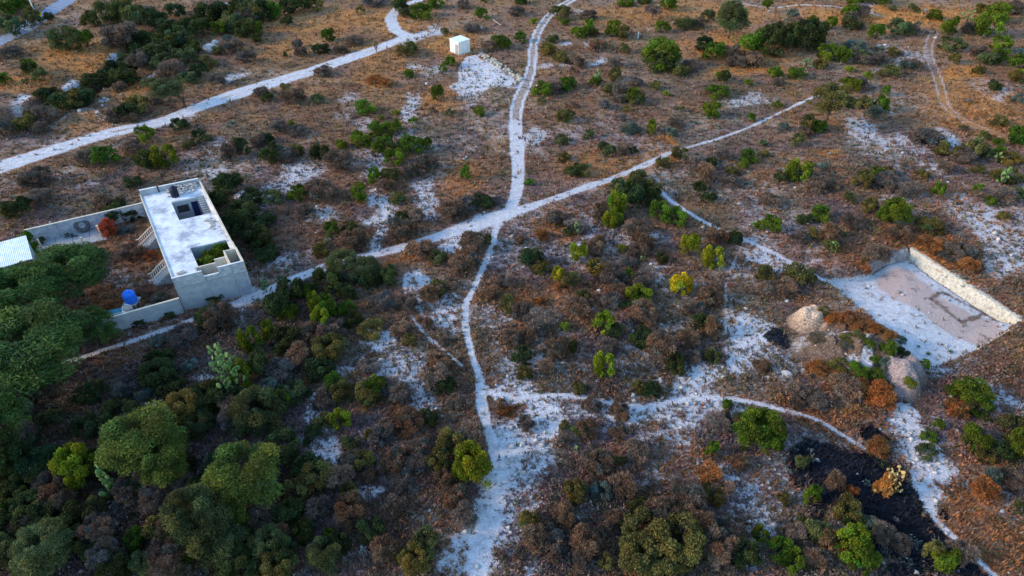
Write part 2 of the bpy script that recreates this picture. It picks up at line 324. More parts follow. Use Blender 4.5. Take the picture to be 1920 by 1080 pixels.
def bump(t, b, h, dist, st=1.):
    n = N(t, 'ShaderNodeBump'); n.inputs['Distance'].default_value = dist; n.inputs['Strength'].default_value = st
    t.links.new(h, n.inputs['Height']); t.links.new(n.outputs[0], b.inputs['Normal'])
def attr(t, name): n = N(t, 'ShaderNodeAttribute', attribute_name=name); return n
# ground
m_ground, t, b = newmat('ground')
geo = N(t, 'ShaderNodeNewGeometry'); co = geo.outputs['Position']
soil = attr(t, 'soil').outputs['Color']; aux = attr(t, 'aux').outputs['Color']
sep = N(t, 'ShaderNodeSeparateColor'); t.links.new(aux, sep.inputs[0]); wv, pv = sep.outputs[0], sep.outputs[1]
n1 = noise(t, co, 1.3, 7, .72); n2 = noise(t, co, 5.0, 5, .7); n3 = noise(t, co, .45, 4, .6)
vor = N(t, 'ShaderNodeTexVoronoi'); vor.inputs['Scale'].default_value = 4.5; t.links.new(co, vor.inputs['Vector'])
th = mth(t, 'ADD', mth(t, 'MULTIPLY', n1, 1.25), mth(t, 'ADD', mth(t, 'MULTIPLY', n2, 1.75), -1.0))
df = mth(t, 'SUBTRACT', mth(t, 'MULTIPLY', wv, 1.15), th)
wf = rng_(t, df, -.20, .34)
sc = mix(t, 1., soil, mix(t, rng_(t, n2, .28, .72), (.42, .42, .45), (1.65, 1.6, 1.5)), 'MULTIPLY')
sc = mix(t, rng_(t, n1, .60, .72, 0, .55), sc, mix(t, 1., soil, (1.7, 1.35, 1.1), 'MULTIPLY'))
wc = mix(t, rng_(t, n1, .3, .7), (.44, .44, .475), (.74, .735, .77)); wc = mix(t, rng_(t, vor.outputs['Distance'], .25, .6, 0, .3), wc, (.32, .315, .35))
wc = mix(t, rng_(t, pv, .25, .7, 0, .8), wc, (.48, .33, .28))
t.links.new(mix(t, wf, sc, wc), b.inputs['Base Color']); b.inputs['Roughness'].default_value = .95
bump(t, b, mth(t, 'ADD', mth(t, 'MULTIPLY', n1, .6), mth(t, 'ADD', mth(t, 'MULTIPLY', n2, .35), mth(t, 'MULTIPLY', vor.outputs['Distance'], -.12))), .5, .8)
# asphalt
m_asph, t, b = newmat('asphalt')
co = N(t, 'ShaderNodeNewGeometry').outputs['Position']
t.links.new(mix(t, rng_(t, noise(t, co, .8, 5), .35, .65), (.17, .21, .29), (.23, .28, .37)), b.inputs['Base Color'])
# vegetation: colour of the plant itself = object colour x leaf tint
def vegmat(name, trans, rough=.75):
    m, t, b = newmat(name); oi = N(t, 'ShaderNodeObjectInfo'); a = attr(t, 'col').outputs['Color']
    c = mix(t, 1., oi.outputs['Color'], a, 'MULTIPLY'); t.links.new(c, b.inputs['Base Color']); b.inputs['Roughness'].default_value = rough
    tr = N(t, 'ShaderNodeBsdfTranslucent'); t.links.new(c, tr.inputs[0]); mx = N(t, 'ShaderNodeMixShader'); mx.inputs[0].default_value = trans
    out = [n for n in t.nodes if n.type == 'OUTPUT_MATERIAL'][0]
    t.links.new(b.outputs[0], mx.inputs[1]); t.links.new(tr.outputs[0], mx.inputs[2]); t.links.new(mx.outputs[0], out.inputs[0]); return m
m_leaf = vegmat('foliage', .3); m_dry = vegmat('dry_brush', .15); m_grass = vegmat('dry_grass', .2)
def simple(name, c1, c2, scale=2., rough=.85, bmp=0., lo=.35, hi=.65, extra=None):
    m, t, b = newmat(name); tc = N(t, 'ShaderNodeTexCoord').outputs['Object']
    f = noise(t, tc, scale, 6, .65); c = mix(t, rng_(t, f, lo, hi), c1, c2)
    if extra: c = mix(t, rng_(t, noise(t, tc, extra[0], 5, .65), extra[1], extra[2], 0, extra[4] if len(extra) > 4 else .9), c, extra[3])
    t.links.new(c, b.inputs['Base Color']); b.inputs['Roughness'].default_value = rough
    if bmp: bump(t, b, f, bmp)
    return m
m_bark = simple('bark', (.05, .035, .025), (.11, .085, .065), 9, .9, .05)
m_pad = simple('cactus_skin', (.075, .15, .045), (.14, .23, .08), 5, .6, .02)
m_padY = simple('withered_cactus_skin', (.34, .25, .09), (.44, .34, .15), 5, .7, .02)
m_agave = simple('agave_leaf', (.06, .12, .08), (.12, .19, .13), 4, .6)
m_stone = simple('limestone', (.36, .34, .33), (.60, .57, .54), 2.5, .95, .12, .3, .7)
m_bank = simple('cut_limestone', (.34, .31, .255), (.60, .56, .47), 3., .95, .25, .3, .6, (1.0, .58, .75, (.3, .2, .13), .7))
m_roof = simple('limewashed_roof', (.50, .54, .60), (.72, .75, .79), .9, .8, .03, .3, .6, (.42, .44, .68, (.22, .24, .30), .85))
m_block = None
def blockmat():
    m, t, b = newmat('cinder_block'); tc = N(t, 'ShaderNodeTexCoord').outputs['UV']
    br = N(t, 'ShaderNodeTexBrick'); t.links.new(tc, br.inputs[0]); br.inputs['Scale'].default_value = 1.; br.inputs['Brick Width'].default_value = .42; br.inputs['Row Height'].default_value = .21
    br.inputs['Mortar Size'].default_value = .03; br.inputs['Color1'].default_value = (.58, .60, .64, 1); br.inputs['Color2'].default_value = (.44, .465, .51, 1); br.inputs['Mortar'].default_value = (.33, .35, .39, 1)
    f = noise(t, N(t, 'ShaderNodeNewGeometry').outputs['Position'], 2.2, 6, .7)
    t.links.new(mix(t, 1., br.outputs[0], mix(t, rng_(t, f, .3, .7), (.72, .74, .78), (1.2, 1.2, 1.18)), 'MULTIPLY'), b.inputs[0]); bump(t, b, mth(t, 'ADD', br.outputs['Fac'], mth(t, 'MULTIPLY', f, -.6)), .03, .8); return m
m_block = blockmat()
m_plaster = simple('weathered_plaster', (.30, .32, .36), (.42, .44, .47), 1.2, .85, .02, .3, .7, (.7, .6, .75, (.2, .21, .24), .6))
m_conc = simple('grey_concrete', (.26, .28, .31), (.37, .39, .41), 1.5, .85, .02)
m_cream = simple('cream_wall', (.50, .45, .36), (.62, .57, .47), 1.2, .85, .01)
m_white = simple('white_paint', (.62, .62, .62), (.76, .76, .76), 1.5, .7)
m_tin = simple('white_sheet_metal', (.60, .68, .74), (.76, .82, .86), 1.2, .45)
m_dark = simple('room_shade_and_dark_parts', (.05, .05, .055), (.08, .08, .09), 2)  # near-black: shade of room interiors painted in; also the dark post and scrap
m_navy = simple('dark_blue_paint', (.02, .03, .12), (.03, .045, .18), 2, .6)
m_black = simple('black_plastic', (.008, .009, .025), (.016, .018, .045), 3, .6)
m_blue = simple('blue_plastic', (.01, .12, .62), (.03, .20, .80), 3, .35)
m_teal = simple('teal_plastic', (.02, .16, .24), (.04, .24, .34), 3, .45)
m_beige = simple('beige_plastic', (.42, .36, .32), (.56, .50, .46), 3, .5)
m_yel = simple('yellow_paint', (.65, .48, .01), (.75, .58, .02), 3, .5)
m_wood = simple('weathered_board', (.30, .26, .22), (.46, .42, .38), 4, .85)
m_rubber = simple('worn_grey_rubber', (.06, .06, .065), (.13, .13, .14), 5, .9)
m_clayred = simple('red_clay', (.22, .12, .08), (.32, .19, .13), 2, .95, .05)
m_heapP = simple('pale_soil', (.42, .32, .25), (.62, .50, .42), 1.6, .95, .15)
m_bankShade = simple('painted_shade_bank', (.19, .155, .155), (.34, .29, .285), 1.8, .95, .25, .3, .7, (.8, .52, .68, (.48, .43, .41), .7))  # grey for the bank stretch in shade, shade put into the colour
m_heapR = simple('rubbly_soil', (.12, .075, .05), (.30, .20, .14), 1.3, .95, .3, .35, .6, (1.1, .54, .62, (.55, .48, .42), .95))

# ------------------------------------------------------------------ the ground sheet
ys = [24.]
while ys[-1] < 196: ys.append(ys[-1] + .165 + .0021*(ys[-1]-24))
ys = np.array([-60, -40, -24, -10, 2, 12, 19] + ys + list(np.arange(200, 420, 12)))
us = np.concatenate([np.array([-5, -3.6, -2.6, -1.9, -1.5]), np.linspace(-1.24, 1.24, 640), np.array([1.5, 1.9, 2.6, 3.6, 5])])
hwid = .75*(35.4+.766*np.maximum(ys, 10))
GX = hwid[:, None]*us[None, :]; GY = np.repeat(ys[:, None], len(us), 1)
GZ = H(GX, GY); soilc, wht, pnk, cls = land(GX, GY)
nr, nc = GX.shape
idx = np.arange(nr*nc).reshape(nr, nc)
Fq = np.stack([idx[:-1, :-1], idx[:-1, 1:], idx[1:, 1:], idx[1:, :-1]], -1).reshape(-1, 4)
fc = cls[:-1, :-1].reshape(-1)
V = np.stack([GX, GY, GZ], -1).reshape(-1, 3)
sc4 = np.ones((nr*nc, 4), np.float32); sc4[:, :3] = soilc.reshape(-1, 3)
au4 = np.zeros((nr*nc, 4), np.float32); au4[:, 0] = wht.ravel(); au4[:, 1] = np.clip(pnk, 0, 1).ravel(); au4[:, 3] = 1
def sheet(name, sel, mat, dz=0.):
    F = Fq[sel]; u, inv = np.unique(F, return_inverse=True); F2 = inv.reshape(-1, 4); Vv = V[u].copy(); Vv[:, 2] += dz
    me = npmesh(name, Vv, F2, None, mat, True)
    for an, arr in (('soil', sc4), ('aux', au4)):
        a = me.color_attributes.new(an, 'FLOAT_COLOR', 'POINT'); a.data.foreach_set('color', arr[u].ravel())
    o = link(name, me); o['kind'] = 'structure'; return o
names = list(ROADS)
sheet('ground', fc == 0, m_ground)
for i, n in enumerate(names):
    if n == 'paved_road': continue
    if (fc == i+1).any(): sheet(n, fc == i+1, m_ground)
sheet('cleared_yard', fc == 50, m_ground)
sheet('paved_road', fc == 99, m_asph, .03)

# ------------------------------------------------------------------ scattered ground cover (stuff)
def fan(n, y0=25, y1=196, k=1.06):
    """random points, about even in the picture"""
    v = rng.random(n*3); r = rng.random(n*3)
    d0, d1 = 35.4+.766*y0, 35.4+.766*y1
    d = 1/(1/d1+(1/d0-1/d1)*v); y = (d-35.4)/.766; x = (r*2-1)*.75*d*k
    return x[:n], y[:n]
def avoid(x, y):
    s, t = house_local(x, y)
    a = (s > -.2) & (s < 8.7) & (t > -.2) & (t < 24); a |= np.hypot(x+11.1, y-144.2) < 2.3
    a |= inpoly(x, y, SHED_P); a |= inpoly(x, y, PATIO_P)
    return a
HO = np.array([-39.75, 61.1]); HU = np.array([.915, .42]); HU /= np.linalg.norm(HU); HV = np.array([-.53, .848]); HV /= np.linalg.norm(HV)
HM = np.linalg.inv(np.array([HU, HV]).T)
def house_local(x, y): return HM[0, 0]*(x-HO[0])+HM[0, 1]*(y-HO[1]), HM[1, 0]*(x-HO[0])+HM[1, 1]*(y-HO[1])
def hx(s, t, z): p = HO+HU*s+HV*t; return (p[0], p[1], z)
SHED_P = [tuple(p) for p in W([60, 50, -60, -60], [483, 443, 470, 520], 3)]
YARD_P = [(-39, 60), (-66, 47), (-70, 74), (-52, 82)]
PATIO_P = [(-62.9, 72.3), (-55.4, 75.8), (-57.2, 79.4), (-64.5, 75.7)]
def land_burn(x, y):
    a, b_ = PXL(x, y); dc, _ = pdist(x, y, ROADS['corner_footpath']); return ell(a, b_, BURN)+(dc < .55)
def palette(x, y, w, ofs=0):
    """colour of dry ground plants at x,y"""
    so, wh, pk, cl = land(x, y); n = len(x); r = rng.random(n); br = .65+.8*rng.random(n)
    c = so*1.15
    grey = np.array([.17, .165, .14]); vio = np.array([.14, .108, .098]); olive = np.array([.10, .10, .035]); rust = np.array([.22, .09, .035]); grn = np.array([.05, .085, .02])
    bb = land_burn(x, y)
    for lo, hi, cc in ((0, .13, grey), (.13, .27, vio), (.27, .36, olive), (.36, .45, rust), (.45, .50, grn)):
        m = (r >= lo) & (r < hi) & (bb < .3); c[m] = .35*c[m]+.65*cc
    return c*br[:, None], wh, cl
# 1) grass tufts and low stalks
x, y = fan(165000); c, wh, cl = palette(x, y, 0)
keep = (rng.random(len(x)) > np.clip((wh-.42)*1.5, 0, .9)) & (cl != 99) & ~avoid(x, y) & ((cl == 0) | (rng.random(len(x)) < .12))
x, y, c = x[keep], y[keep], c[keep]; z = H(x, y); n = len(x)
d = 35.4+.766*y; sz = (.13+.30*rng.random(n)**1.8)*(.75+d/150)
nb = 4; ang = rng.random((n, nb))*2*np.pi; lean = (.35+.9*rng.random((n, nb)))*sz[:, None]; hgt = (.35+.65*rng.random((n, nb)))*sz[:, None]
px_ = np.stack([x[:, None]+lean*np.cos(ang), y[:, None]+lean*np.sin(ang), z[:, None]+hgt], -1)
wd = sz[:, None]*.25; ox = -np.sin(ang)*wd; oy = np.cos(ang)*wd; bx = x[:, None]+lean*.12*np.cos(ang); by = y[:, None]+lean*.12*np.sin(ang)
A = np.stack([bx+ox, by+oy, np.repeat(z[:, None]-.03, nb, 1)], -1); B = np.stack([bx-ox, by-oy, np.repeat(z[:, None]-.03, nb, 1)], -1)
V3 = np.stack([A, B, px_], 2).reshape(-1, 3); cc = np.repeat(c, nb*3, 0)*(.75+.5*rng.random((n*nb, 1))).repeat(3, 0)
me = npmesh('dry_grass', V3, np.arange(len(V3)).reshape(-1, 3), cc, m_grass)
tag(link('dry_grass', me), 'dry brown and straw grass tufts covering the scrubland', 'grass', kind='stuff')
# 2) low scrub cushions
def cushions(x, y, z, r, c, nl, leaf, hr=.75):
    n = len(x); th_ = rng.random((n, nl))*2*np.pi; ph = np.arccos(rng.random((n, nl))*1.0); rr = r[:, None]*(.62+.45*rng.random((n, nl)))
    dx, dy, dz = np.sin(ph)*np.cos(th_), np.sin(ph)*np.sin(th_), np.cos(ph)
    lump = .75+.5*vn(th_*1.3+x[:, None]*3, ph*2+y[:, None]*3)
    Cc = np.stack([x[:, None]+dx*rr*lump, y[:, None]+dy*rr*lump, z[:, None]+dz*rr*hr*lump+.03], -1)
    a = rng.normal(size=(n, nl, 3)); b_ = rng.normal(size=(n, nl, 3)); a /= np.linalg.norm(a, axis=-1, keepdims=True); b_ /= np.linalg.norm(b_, axis=-1, keepdims=True)
    L = (leaf*(.6+.8*rng.random((n, nl))))[..., None]
    V3 = np.stack([Cc+a*L, Cc-a*L*.6+b_*L*.6, Cc-a*L*.6-b_*L*.6], 2).reshape(-1, 3)
    cc = (c[:, None, :]*(.6+.8*rng.random((n, nl, 1)))).reshape(-1, 3).repeat(3, 0)
    return V3, cc
x, y = fan(24000); c, wh, cl = palette(x, y, 0); cn = fbm(x, y, 5, 3, 3); PXs, PYs = PXL(x, y)
low = np.clip((PYs-250)/500, 0, 1)
keep = (land_burn(x, y) < .3) & (rng.random(len(x)) < sst(.38, .64, cn)*(.45+.38*low)) & (rng.random(len(x)) > np.clip((wh-.34)*2.8, 0, .99)) & (cl == 0) & ~avoid(x, y)
x, y, c = x[keep], y[keep], c[keep]; z = H(x, y); r = .26+.95*rng.random(len(x))**2.2
for n_ in ROADS:
    d_, hw_ = pdist(x, y, ROADS[n_]); r = np.minimum(r, np.maximum(.12, (d_-hw_)*.95))
V3, cc = cushions(x, y, z, r, c, 44, .15)
me = npmesh('low_scrub', V3, np.arange(len(V3)).reshape(-1, 3), cc, m_dry)
tag(link('low_scrub', me), 'low brown and violet dry scrub spread thinly over the land', 'scrub', kind='stuff')
# 3) grey sage cushions in their own areas
SAGE = [(1620,215,70,26,1,20),(1600,90,60,26,1,10),(1380,320,130,38,1,-10),(1560,330,110,50,1,0),(200,345,120,26,.8,-18),(1680,330,110,50,.8,20),(1480,160,140,30,.6,0),(500,480,50,40,.6,0),(1150,300,40,22,.7,-20),(1830,500,100,60,.7,20),(1330,240,90,30,.5,-10),(450,300,90,50,.5,0),(860,250,60,40,.5,0),(230,445,40,10,.9,0),(120,225,90,20,.6,-20),(1000,460,60,60,.4,0),(1470,850,60,30,.4,0),(700,1000,160,60,.3,0),(1700,1020,50,40,.6,0),(440,1010,100,60,.5,0),(250,930,90,50,.5,0)]
x, y = fan(16000); PXs, PYs = PXL(x, y); so, wh, pk, cl = land(x, y); k = ell(PXs, PYs, SAGE)
keep = (rng.random(len(x)) < k*.8+.018) & (cl == 0) & ~avoid(x, y) & (wh < .85); x, y = x[keep], y[keep]; z = H(x, y)
c = np.array([.15, .17, .145])*(.6+.7*rng.random((len(x), 1)))
V3, cc = cushions(x, y, z, .22+.5*rng.random(len(x))**2, c, 40, .13, .8)
me = npmesh('grey_scrub', V3, np.arange(len(V3)).reshape(-1, 3), cc, m_dry)
tag(link('grey_scrub', me), 'pale grey-green cushion scrub in loose drifts among the dry grass', 'scrub', kind='stuff')
# 4) loose white stones
x, y = fan(60000); so, wh, pk, cl = land(x, y)
keep = (rng.random(len(x)) < np.clip(wh-.34, 0, 1)*1.0+.012) & (cl != 99) & ((cl == 0) | (rng.random(len(x)) < .10)) & ~avoid(x, y)
x, y = x[keep][:16000], y[keep][:16000]; z = H(x, y); n = len(x); r = (.05+.26*rng.random(n)**4.)*(.7+(35+.77*y)/130)
OC = np.array([(1,0,0),(0,1,0),(-1,0,0),(0,-1,0),(.1,0,.75),(0,0,-.5)], float); OF = np.array([(0,1,4),(1,2,4),(2,3,4),(3,0,4),(1,0,5),(2,1,5),(3,2,5),(0,3,5)])
an = rng.random(n)*6.28; P_ = OC[None]*r[:, None, None]*(.65+.7*rng.random((n, 6, 1)))
X_ = P_[..., 0]*np.cos(an)[:, None]-P_[..., 1]*np.sin(an)[:, None]; Y_ = P_[..., 0]*np.sin(an)[:, None]+P_[..., 1]*np.cos(an)[:, None]
V3 = np.stack([X_+x[:, None], Y_+y[:, None], P_[..., 2]+z[:, None]+r[:, None]*.2], -1).reshape(-1, 3)
F3 = (OF[None]+(np.arange(n)*6)[:, None, None]).reshape(-1, 3)
cc = (np.array([.50, .49, .48])*(.55+.75*rng.random((n, 1)))).repeat(6, 0)
me = npmesh('loose_stones', V3, F3, cc, m_grass)
tag(link('loose_stones', me), 'loose white limestone pebbles and stones lying on bare ground', 'stones', kind='stuff')
# ------------------------------------------------------------------ plant meshes (unit: radius 1, height 1)
def quads(Cc, T, B, L, Wd):
    """leaf quads: centre, long axis, cross axis"""
    return np.stack([Cc-T*L, Cc+B*Wd, Cc+T*L, Cc-B*Wd], 1).reshape(-1, 3)
def unitv(n, r):
    a = r.normal(size=(n, 3)); return a/np.linalg.norm(a, axis=1, keepdims=True)
def crown(seed, nl, per, leaf, style='leafy', zlo=.12, lobr=(.26, .46), gaps=.0):
    r = np.random.default_rng(seed); VV = []; CC = []
    sx = .85+.3*r.random(); lop = r.normal(size=2)*.12
    for i in range(nl):
        a = r.random()*6.283; u = r.random(); zc = zlo+(.82-zlo)*u**.8
        rad = math.sqrt(max(0, 1-(zc/1.0)**2))*(.35+.5*r.random()**.5)*.92; lr = lobr[0]+(lobr[1]-lobr[0])*r.random()
        c = np.array([rad*math.cos(a)*sx+lop[0], rad*math.sin(a)/sx+lop[1], zc]); n = int(per*(lr/lobr[1])**2*(.7+.6*r.random()))
        d = unitv(n, r); d[:, 2] = np.where(r.random(n) < .7, abs(d[:, 2]), d[:, 2])
        q = c+d*lr*(.35+.65*r.random((n, 1))**.5)*np.array([1, 1, .72 if style != 'flat' else .35])
        ok = (q[:, 2] > .02); q = q[ok]; d = d[ok]; n = len(q)
        if style == 'twig': T = d+.55*r.normal(size=(n, 3)); L, Wd = leaf*1.7, leaf*.28
        elif style in ('feather', 'flat'): T = unitv(n, r)*np.array([1, 1, .5])+np.array([0, 0, -.15]); L, Wd = leaf*1.35, leaf*.42
        else: T = unitv(n, r); L, Wd = leaf, leaf*.62
        T /= np.linalg.norm(T, axis=1, keepdims=True); B = np.cross(T, unitv(n, r)); B /= np.linalg.norm(B, axis=1, keepdims=True)+1e-6
        s = (.6+.8*r.random((n, 1))); VV.append(quads(q, T, B, L*s, Wd*s))
        lt = .55+.9*r.random(); hue = r.normal()*.09
        g = lt*(.6+.8*r.random((n, 1))); h2 = hue+r.normal(size=(n, 1))*.07
        col = np.concatenate([g*(1+h2*1.6), g, g*(1-h2)], 1); CC.append(col.repeat(4, 0))
    V_ = np.concatenate(VV); rq = np.percentile(np.hypot(V_[:, 0], V_[:, 1]), 97); V_[:, :2] /= rq; V_[:, 2] /= np.percentile(V_[:, 2], 98.5); return V_, np.arange(len(V_)).reshape(-1, 4), np.clip(np.concatenate(CC), 0, 3)
def crownmesh(name, mat, *a, **k):
    V_, F_, c_ = crown(*a, **k); return npmesh(name, V_, F_, c_, mat)
def stemmesh(seed, n=7, rad=.035, top=.6, base=.1):
    r = random.Random(seed); m = MB()
    for i in range(n):
        a = r.random()*6.28; b = base*r.random(); l = .35+.4*r.random(); h = top*(.6+.5*r.random())
        m.tube([(b*math.cos(a), b*math.sin(a), -.06), (l*.45*math.cos(a+.2), l*.45*math.sin(a+.2), h*.55), (l*math.cos(a), l*math.sin(a), h)], [rad, rad*.65, rad*.25], 5)
    return m.mesh('stem', m_bark)
CR = {
 ('leafy', 0): [crownmesh('crown', m_leaf, 10+i, 12, 150, .072) for i in range(5)],
 ('leafy', 1): [crownmesh('crown', m_leaf, 30+i, 26, 300, .050, lobr=(.14, .36)) for i in range(6)],
 ('leafy', 2): [crownmesh('crown', m_leaf, 50+i, 60, 380, .032, lobr=(.09, .27)) for i in range(5)],
 ('feather', 0): [crownmesh('crown', m_leaf, 70+i, 12, 170, .072, 'feather') for i in range(3)],
 ('feather', 1): [crownmesh('crown', m_leaf, 80+i, 30, 330, .043, 'feather', lobr=(.12, .36)) for i in range(4)],
 ('feather', 2): [crownmesh('crown', m_leaf, 90+i, 90, 420, .025, 'feather', zlo=.10, lobr=(.09, .27)) for i in range(5)],
 ('twig', 0): [crownmesh('crown', m_dry, 110+i, 10, 150, .082, 'twig', lobr=(.2, .5)) for i in range(4)],
 ('twig', 1): [crownmesh('crown', m_dry, 120+i, 24, 330, .060, 'twig', lobr=(.14, .42)) for i in range(6)],
 ('twig', 2): [crownmesh('crown', m_dry, 130+i, 60, 380, .036, 'twig', lobr=(.09, .27)) for i in range(3)],
}
ST = [stemmesh(i) for i in range(5)]
LOOK = {  # code: (style, colour, phrase)
 'Y': ('leafy', (.165, .215, .014), 'bright lime-green leafy shrub'),
 'G': ('leafy', (.09, .145, .012), 'fresh green leafy shrub'),
 'D': ('leafy', (.046, .066, .020), 'dark green dense shrub'),
 'O': ('leafy', (.125, .118, .036), 'olive-brown half-dry shrub'),
 'S': ('feather', (.085, .11, .042), 'grey-green feathery bush'),
 'B': ('twig', (.175, .110, .072), 'rusty brown dry bush'),
 'P': ('twig', (.140, .108, .088), 'violet-grey leafless bush'),
 'R': ('twig', (.26, .105, .035), 'bright rust-orange dry bush'),
 'U': ('leafy', (.42, .34, .015), 'golden yellow leafy bush'),
 'K': ('feather', (.12, .155, .13), 'pale blue-grey sage bush')}
LMK = [('the white block hut', 862, 85), ('the far end of the house', 330, 345), ('the house front corner', 462, 535), ('the white tin-roofed shed', 30, 475),
 ('the blue tank', 253, 565), ('the pale track crossing', 940, 405), ('the top dirt-road fork', 762, 62), ('the dirt road at left edge', 40, 310),
 ('the dirt road by the gully', 430, 185), ('the paved road corner', 90, 30), ('the gully', 250, 110), ('the flat-topped tree', 1545, 200), ('the narrow footpath branching', 1225, 325),
 ('the white rock bank corner', 1700, 478), ('the spoil heap', 1590, 640), ('the big round bush at right', 1415, 812), ('the burnt ground', 1590, 890), ('the white clearing', 1740, 890),
 ('the central footpath bend', 875, 590), ('the lower footpath fork', 905, 725), ('the big lime-green bush', 878, 880), ('the pale foreground trail', 910, 1030),
 ('the bottom rusty thicket', 1250, 1010), ('the lime-green bush stand', 1300, 500), ('the upper rut-track bend', 1000, 110), ('the middle of the rut track', 968, 250),
 ('the upper-right wheel tracks', 1755, 130), ('the top right corner', 1880, 30), ('the right edge middle', 1880, 360), ('the bottom right corner', 1880, 1040), ('the bottom left corner', 60, 1020),
 ('the tall prickly pear', 435, 700), ('the left-centre green thicket', 600, 565), ('the upper-centre green cluster', 740, 270), ('the top edge left of centre', 640, 15),
 ('the top edge at centre', 1180, 20), ('the upper-right grove', 1480, 70), ('the lower-left dark trees', 300, 850)]
PLANTS = []   # (object, px, py, phrase, size word, category)
def add_plant(o, px, py, phrase, wm, cat):
    sw = 'small ' if wm < 1.9 else ('' if wm < 3.6 else 'large ')
    PLANTS.append((o, px, py, sw+phrase, cat))
def place_shrubs(txt, free=False):
    L = []
    for row in txt.split(';'):
        f = row.split()
        if not f: continue
        k = f[0]; cx, cy, w = map(float, f[1:4]); h = float(f[4]) if len(f) > 4 else w*.74
        L.append((k, cx, cy, w, h))
    by = np.array([cy+h*.54-.42*w*math.sin(depr(cy)) for k, cx, cy, w, h in L]); bx = np.array([l[1] for l in L])
    X, Y, Z = G(bx, by)
    for n_ in ('narrow_footpath', 'side_footpath', 'footpath', 'cross_track', 'rut_track', 'dirt_road', 'corner_footpath'):   # plants keep off the walked line
        wr = np.array([l[3] for l in L])/mscale(by)*.42; d0, h0 = pdist(X, Y, ROADS[n_]); dxp = pdist(X+.05, Y, ROADS[n_])[0]-d0; dyp = pdist(X, Y+.05, ROADS[n_])[0]-d0
        g_ = np.hypot(dxp, dyp)+1e-6; sh = np.clip(h0*.85+wr-d0, 0, 1.6)*(wr < 2.0); X = X+dxp/g_*sh; Y = Y+dyp/g_*sh
    Z = H(X, Y)
    if free:      # chance bushes keep off the tracks, the bare patches and the yard
        bad = avoid(X, Y) | (land_burn(X, Y) > .2) | inpoly(X, Y, YARD_P)
        bad |= ((abs(bx-145) < 45) & (abs(by-165) < 26)) | ((abs(bx-40) < 50) & (abs(by-200) < 26)) | ((abs(bx-215) < 16) & (abs(by-118) < 20)) | ((abs(bx-396) < 30) & (abs(by-95) < 22))
        for q in range(9):
            ex, ey = X+np.cos(q*.785)*(q > 0)*1.5, Y+np.sin(q*.785)*(q > 0)*1.5; so_, wh_, pk_, cl__ = land(ex, ey); bad |= (cl__ != 0) | (wh_ > (.62 if q == 0 else .95))
    for i, (k, cx, cy, w, h) in enumerate(L):
        if free and bad[i]: continue
        s = mscale(by[i]); wm = w*1.04/s; h = h*1.06; a = depr(by[i]); hm = math.sqrt(max((h/s-.42*wm*math.sin(a))**2-(.36*wm*math.sin(a))**2, (.34*wm)**2))/math.cos(a); hm = min(hm, 1.1*wm)
        style, col, ph = LOOK[k]; r = random.Random(int(cx*13+cy*7))
        lod = 0 if w < 24 else (1 if w < 62 else 2); rz = r.random()*6.28; j = .74+.5*r.random(); hj = r.gauss(0, .12 if style == 'leafy' else .07)
        colr = (col[0]*j*(1+hj), col[1]*j, col[2]*j*(1-hj), 1)
        me = CR[(style, lod)][r.randrange(len(CR[(style, lod)]))]; nm = {'B': 'dry_bush', 'P': 'dry_bush', 'R': 'dry_bush', 'K': 'sage_bush', 'S': 'feathery_bush'}.get(k, 'green_shrub' if k in 'YGD' else 'shrub')
        if w < 24:
            o = link(nm, me); o.color = colr; o.location = (X[i], Y[i], Z[i]-.04); o.rotation_euler = (0, 0, rz); o.scale = (wm/2, wm/2, hm)
        else:
            o = empty(nm, (X[i], Y[i], Z[i]-.05), rz); c_ = link('crown', me, o); c_.color = colr; c_.scale = (wm/2, wm/2, hm)
            q = link('stem', ST[r.randrange(5)], o); q.scale = (wm/2, wm/2, hm)
        add_plant(o, cx, cy, ph, wm, 'shrub' if k not in 'BPR' else 'bush')
_b = random.Random(9); place_shrubs(';'.join('%s %d %d %d %d' % ('DDSDOPSPDK'[_b.randrange(10)], _b.uniform(-5, 560), _b.uniform(705, 1080), w_:=_b.uniform(34, 84), w_*.7) for _ in range(75)), True)
_b = random.Random(19); place_shrubs(';'.join('%s %d %d %d %d' % ('BPBPOPDBOP'[_b.randrange(10)], _b.uniform(600, 1480), _b.uniform(440, 1075), w_:=_b.uniform(24, 52), w_*.7) for _ in range(80)), True)
_b = random.Random(29); place_shrubs(';'.join('%s %d %d %d %d' % ('BPGPOODSOK'[_b.randrange(10)], _b.uniform(980, 1910), _b.uniform(5, 440), w_:=_b.uniform(16, 40), w_*.66) for _ in range(110)), True)
_a = random.Random(44); place_shrubs(';'.join('%s %d %d %d %d' % ('DDDDSPDO'[_a.randrange(8)], (x_:=_a.uniform(0, 1))*0+40+x_*440+_a.gauss(0, 14), 205-x_*185+_a.gauss(0, 12)+18*math.sin(x_*6), w_:=_a.uniform(30, 56), w_*.66) for _ in range(60)), True)
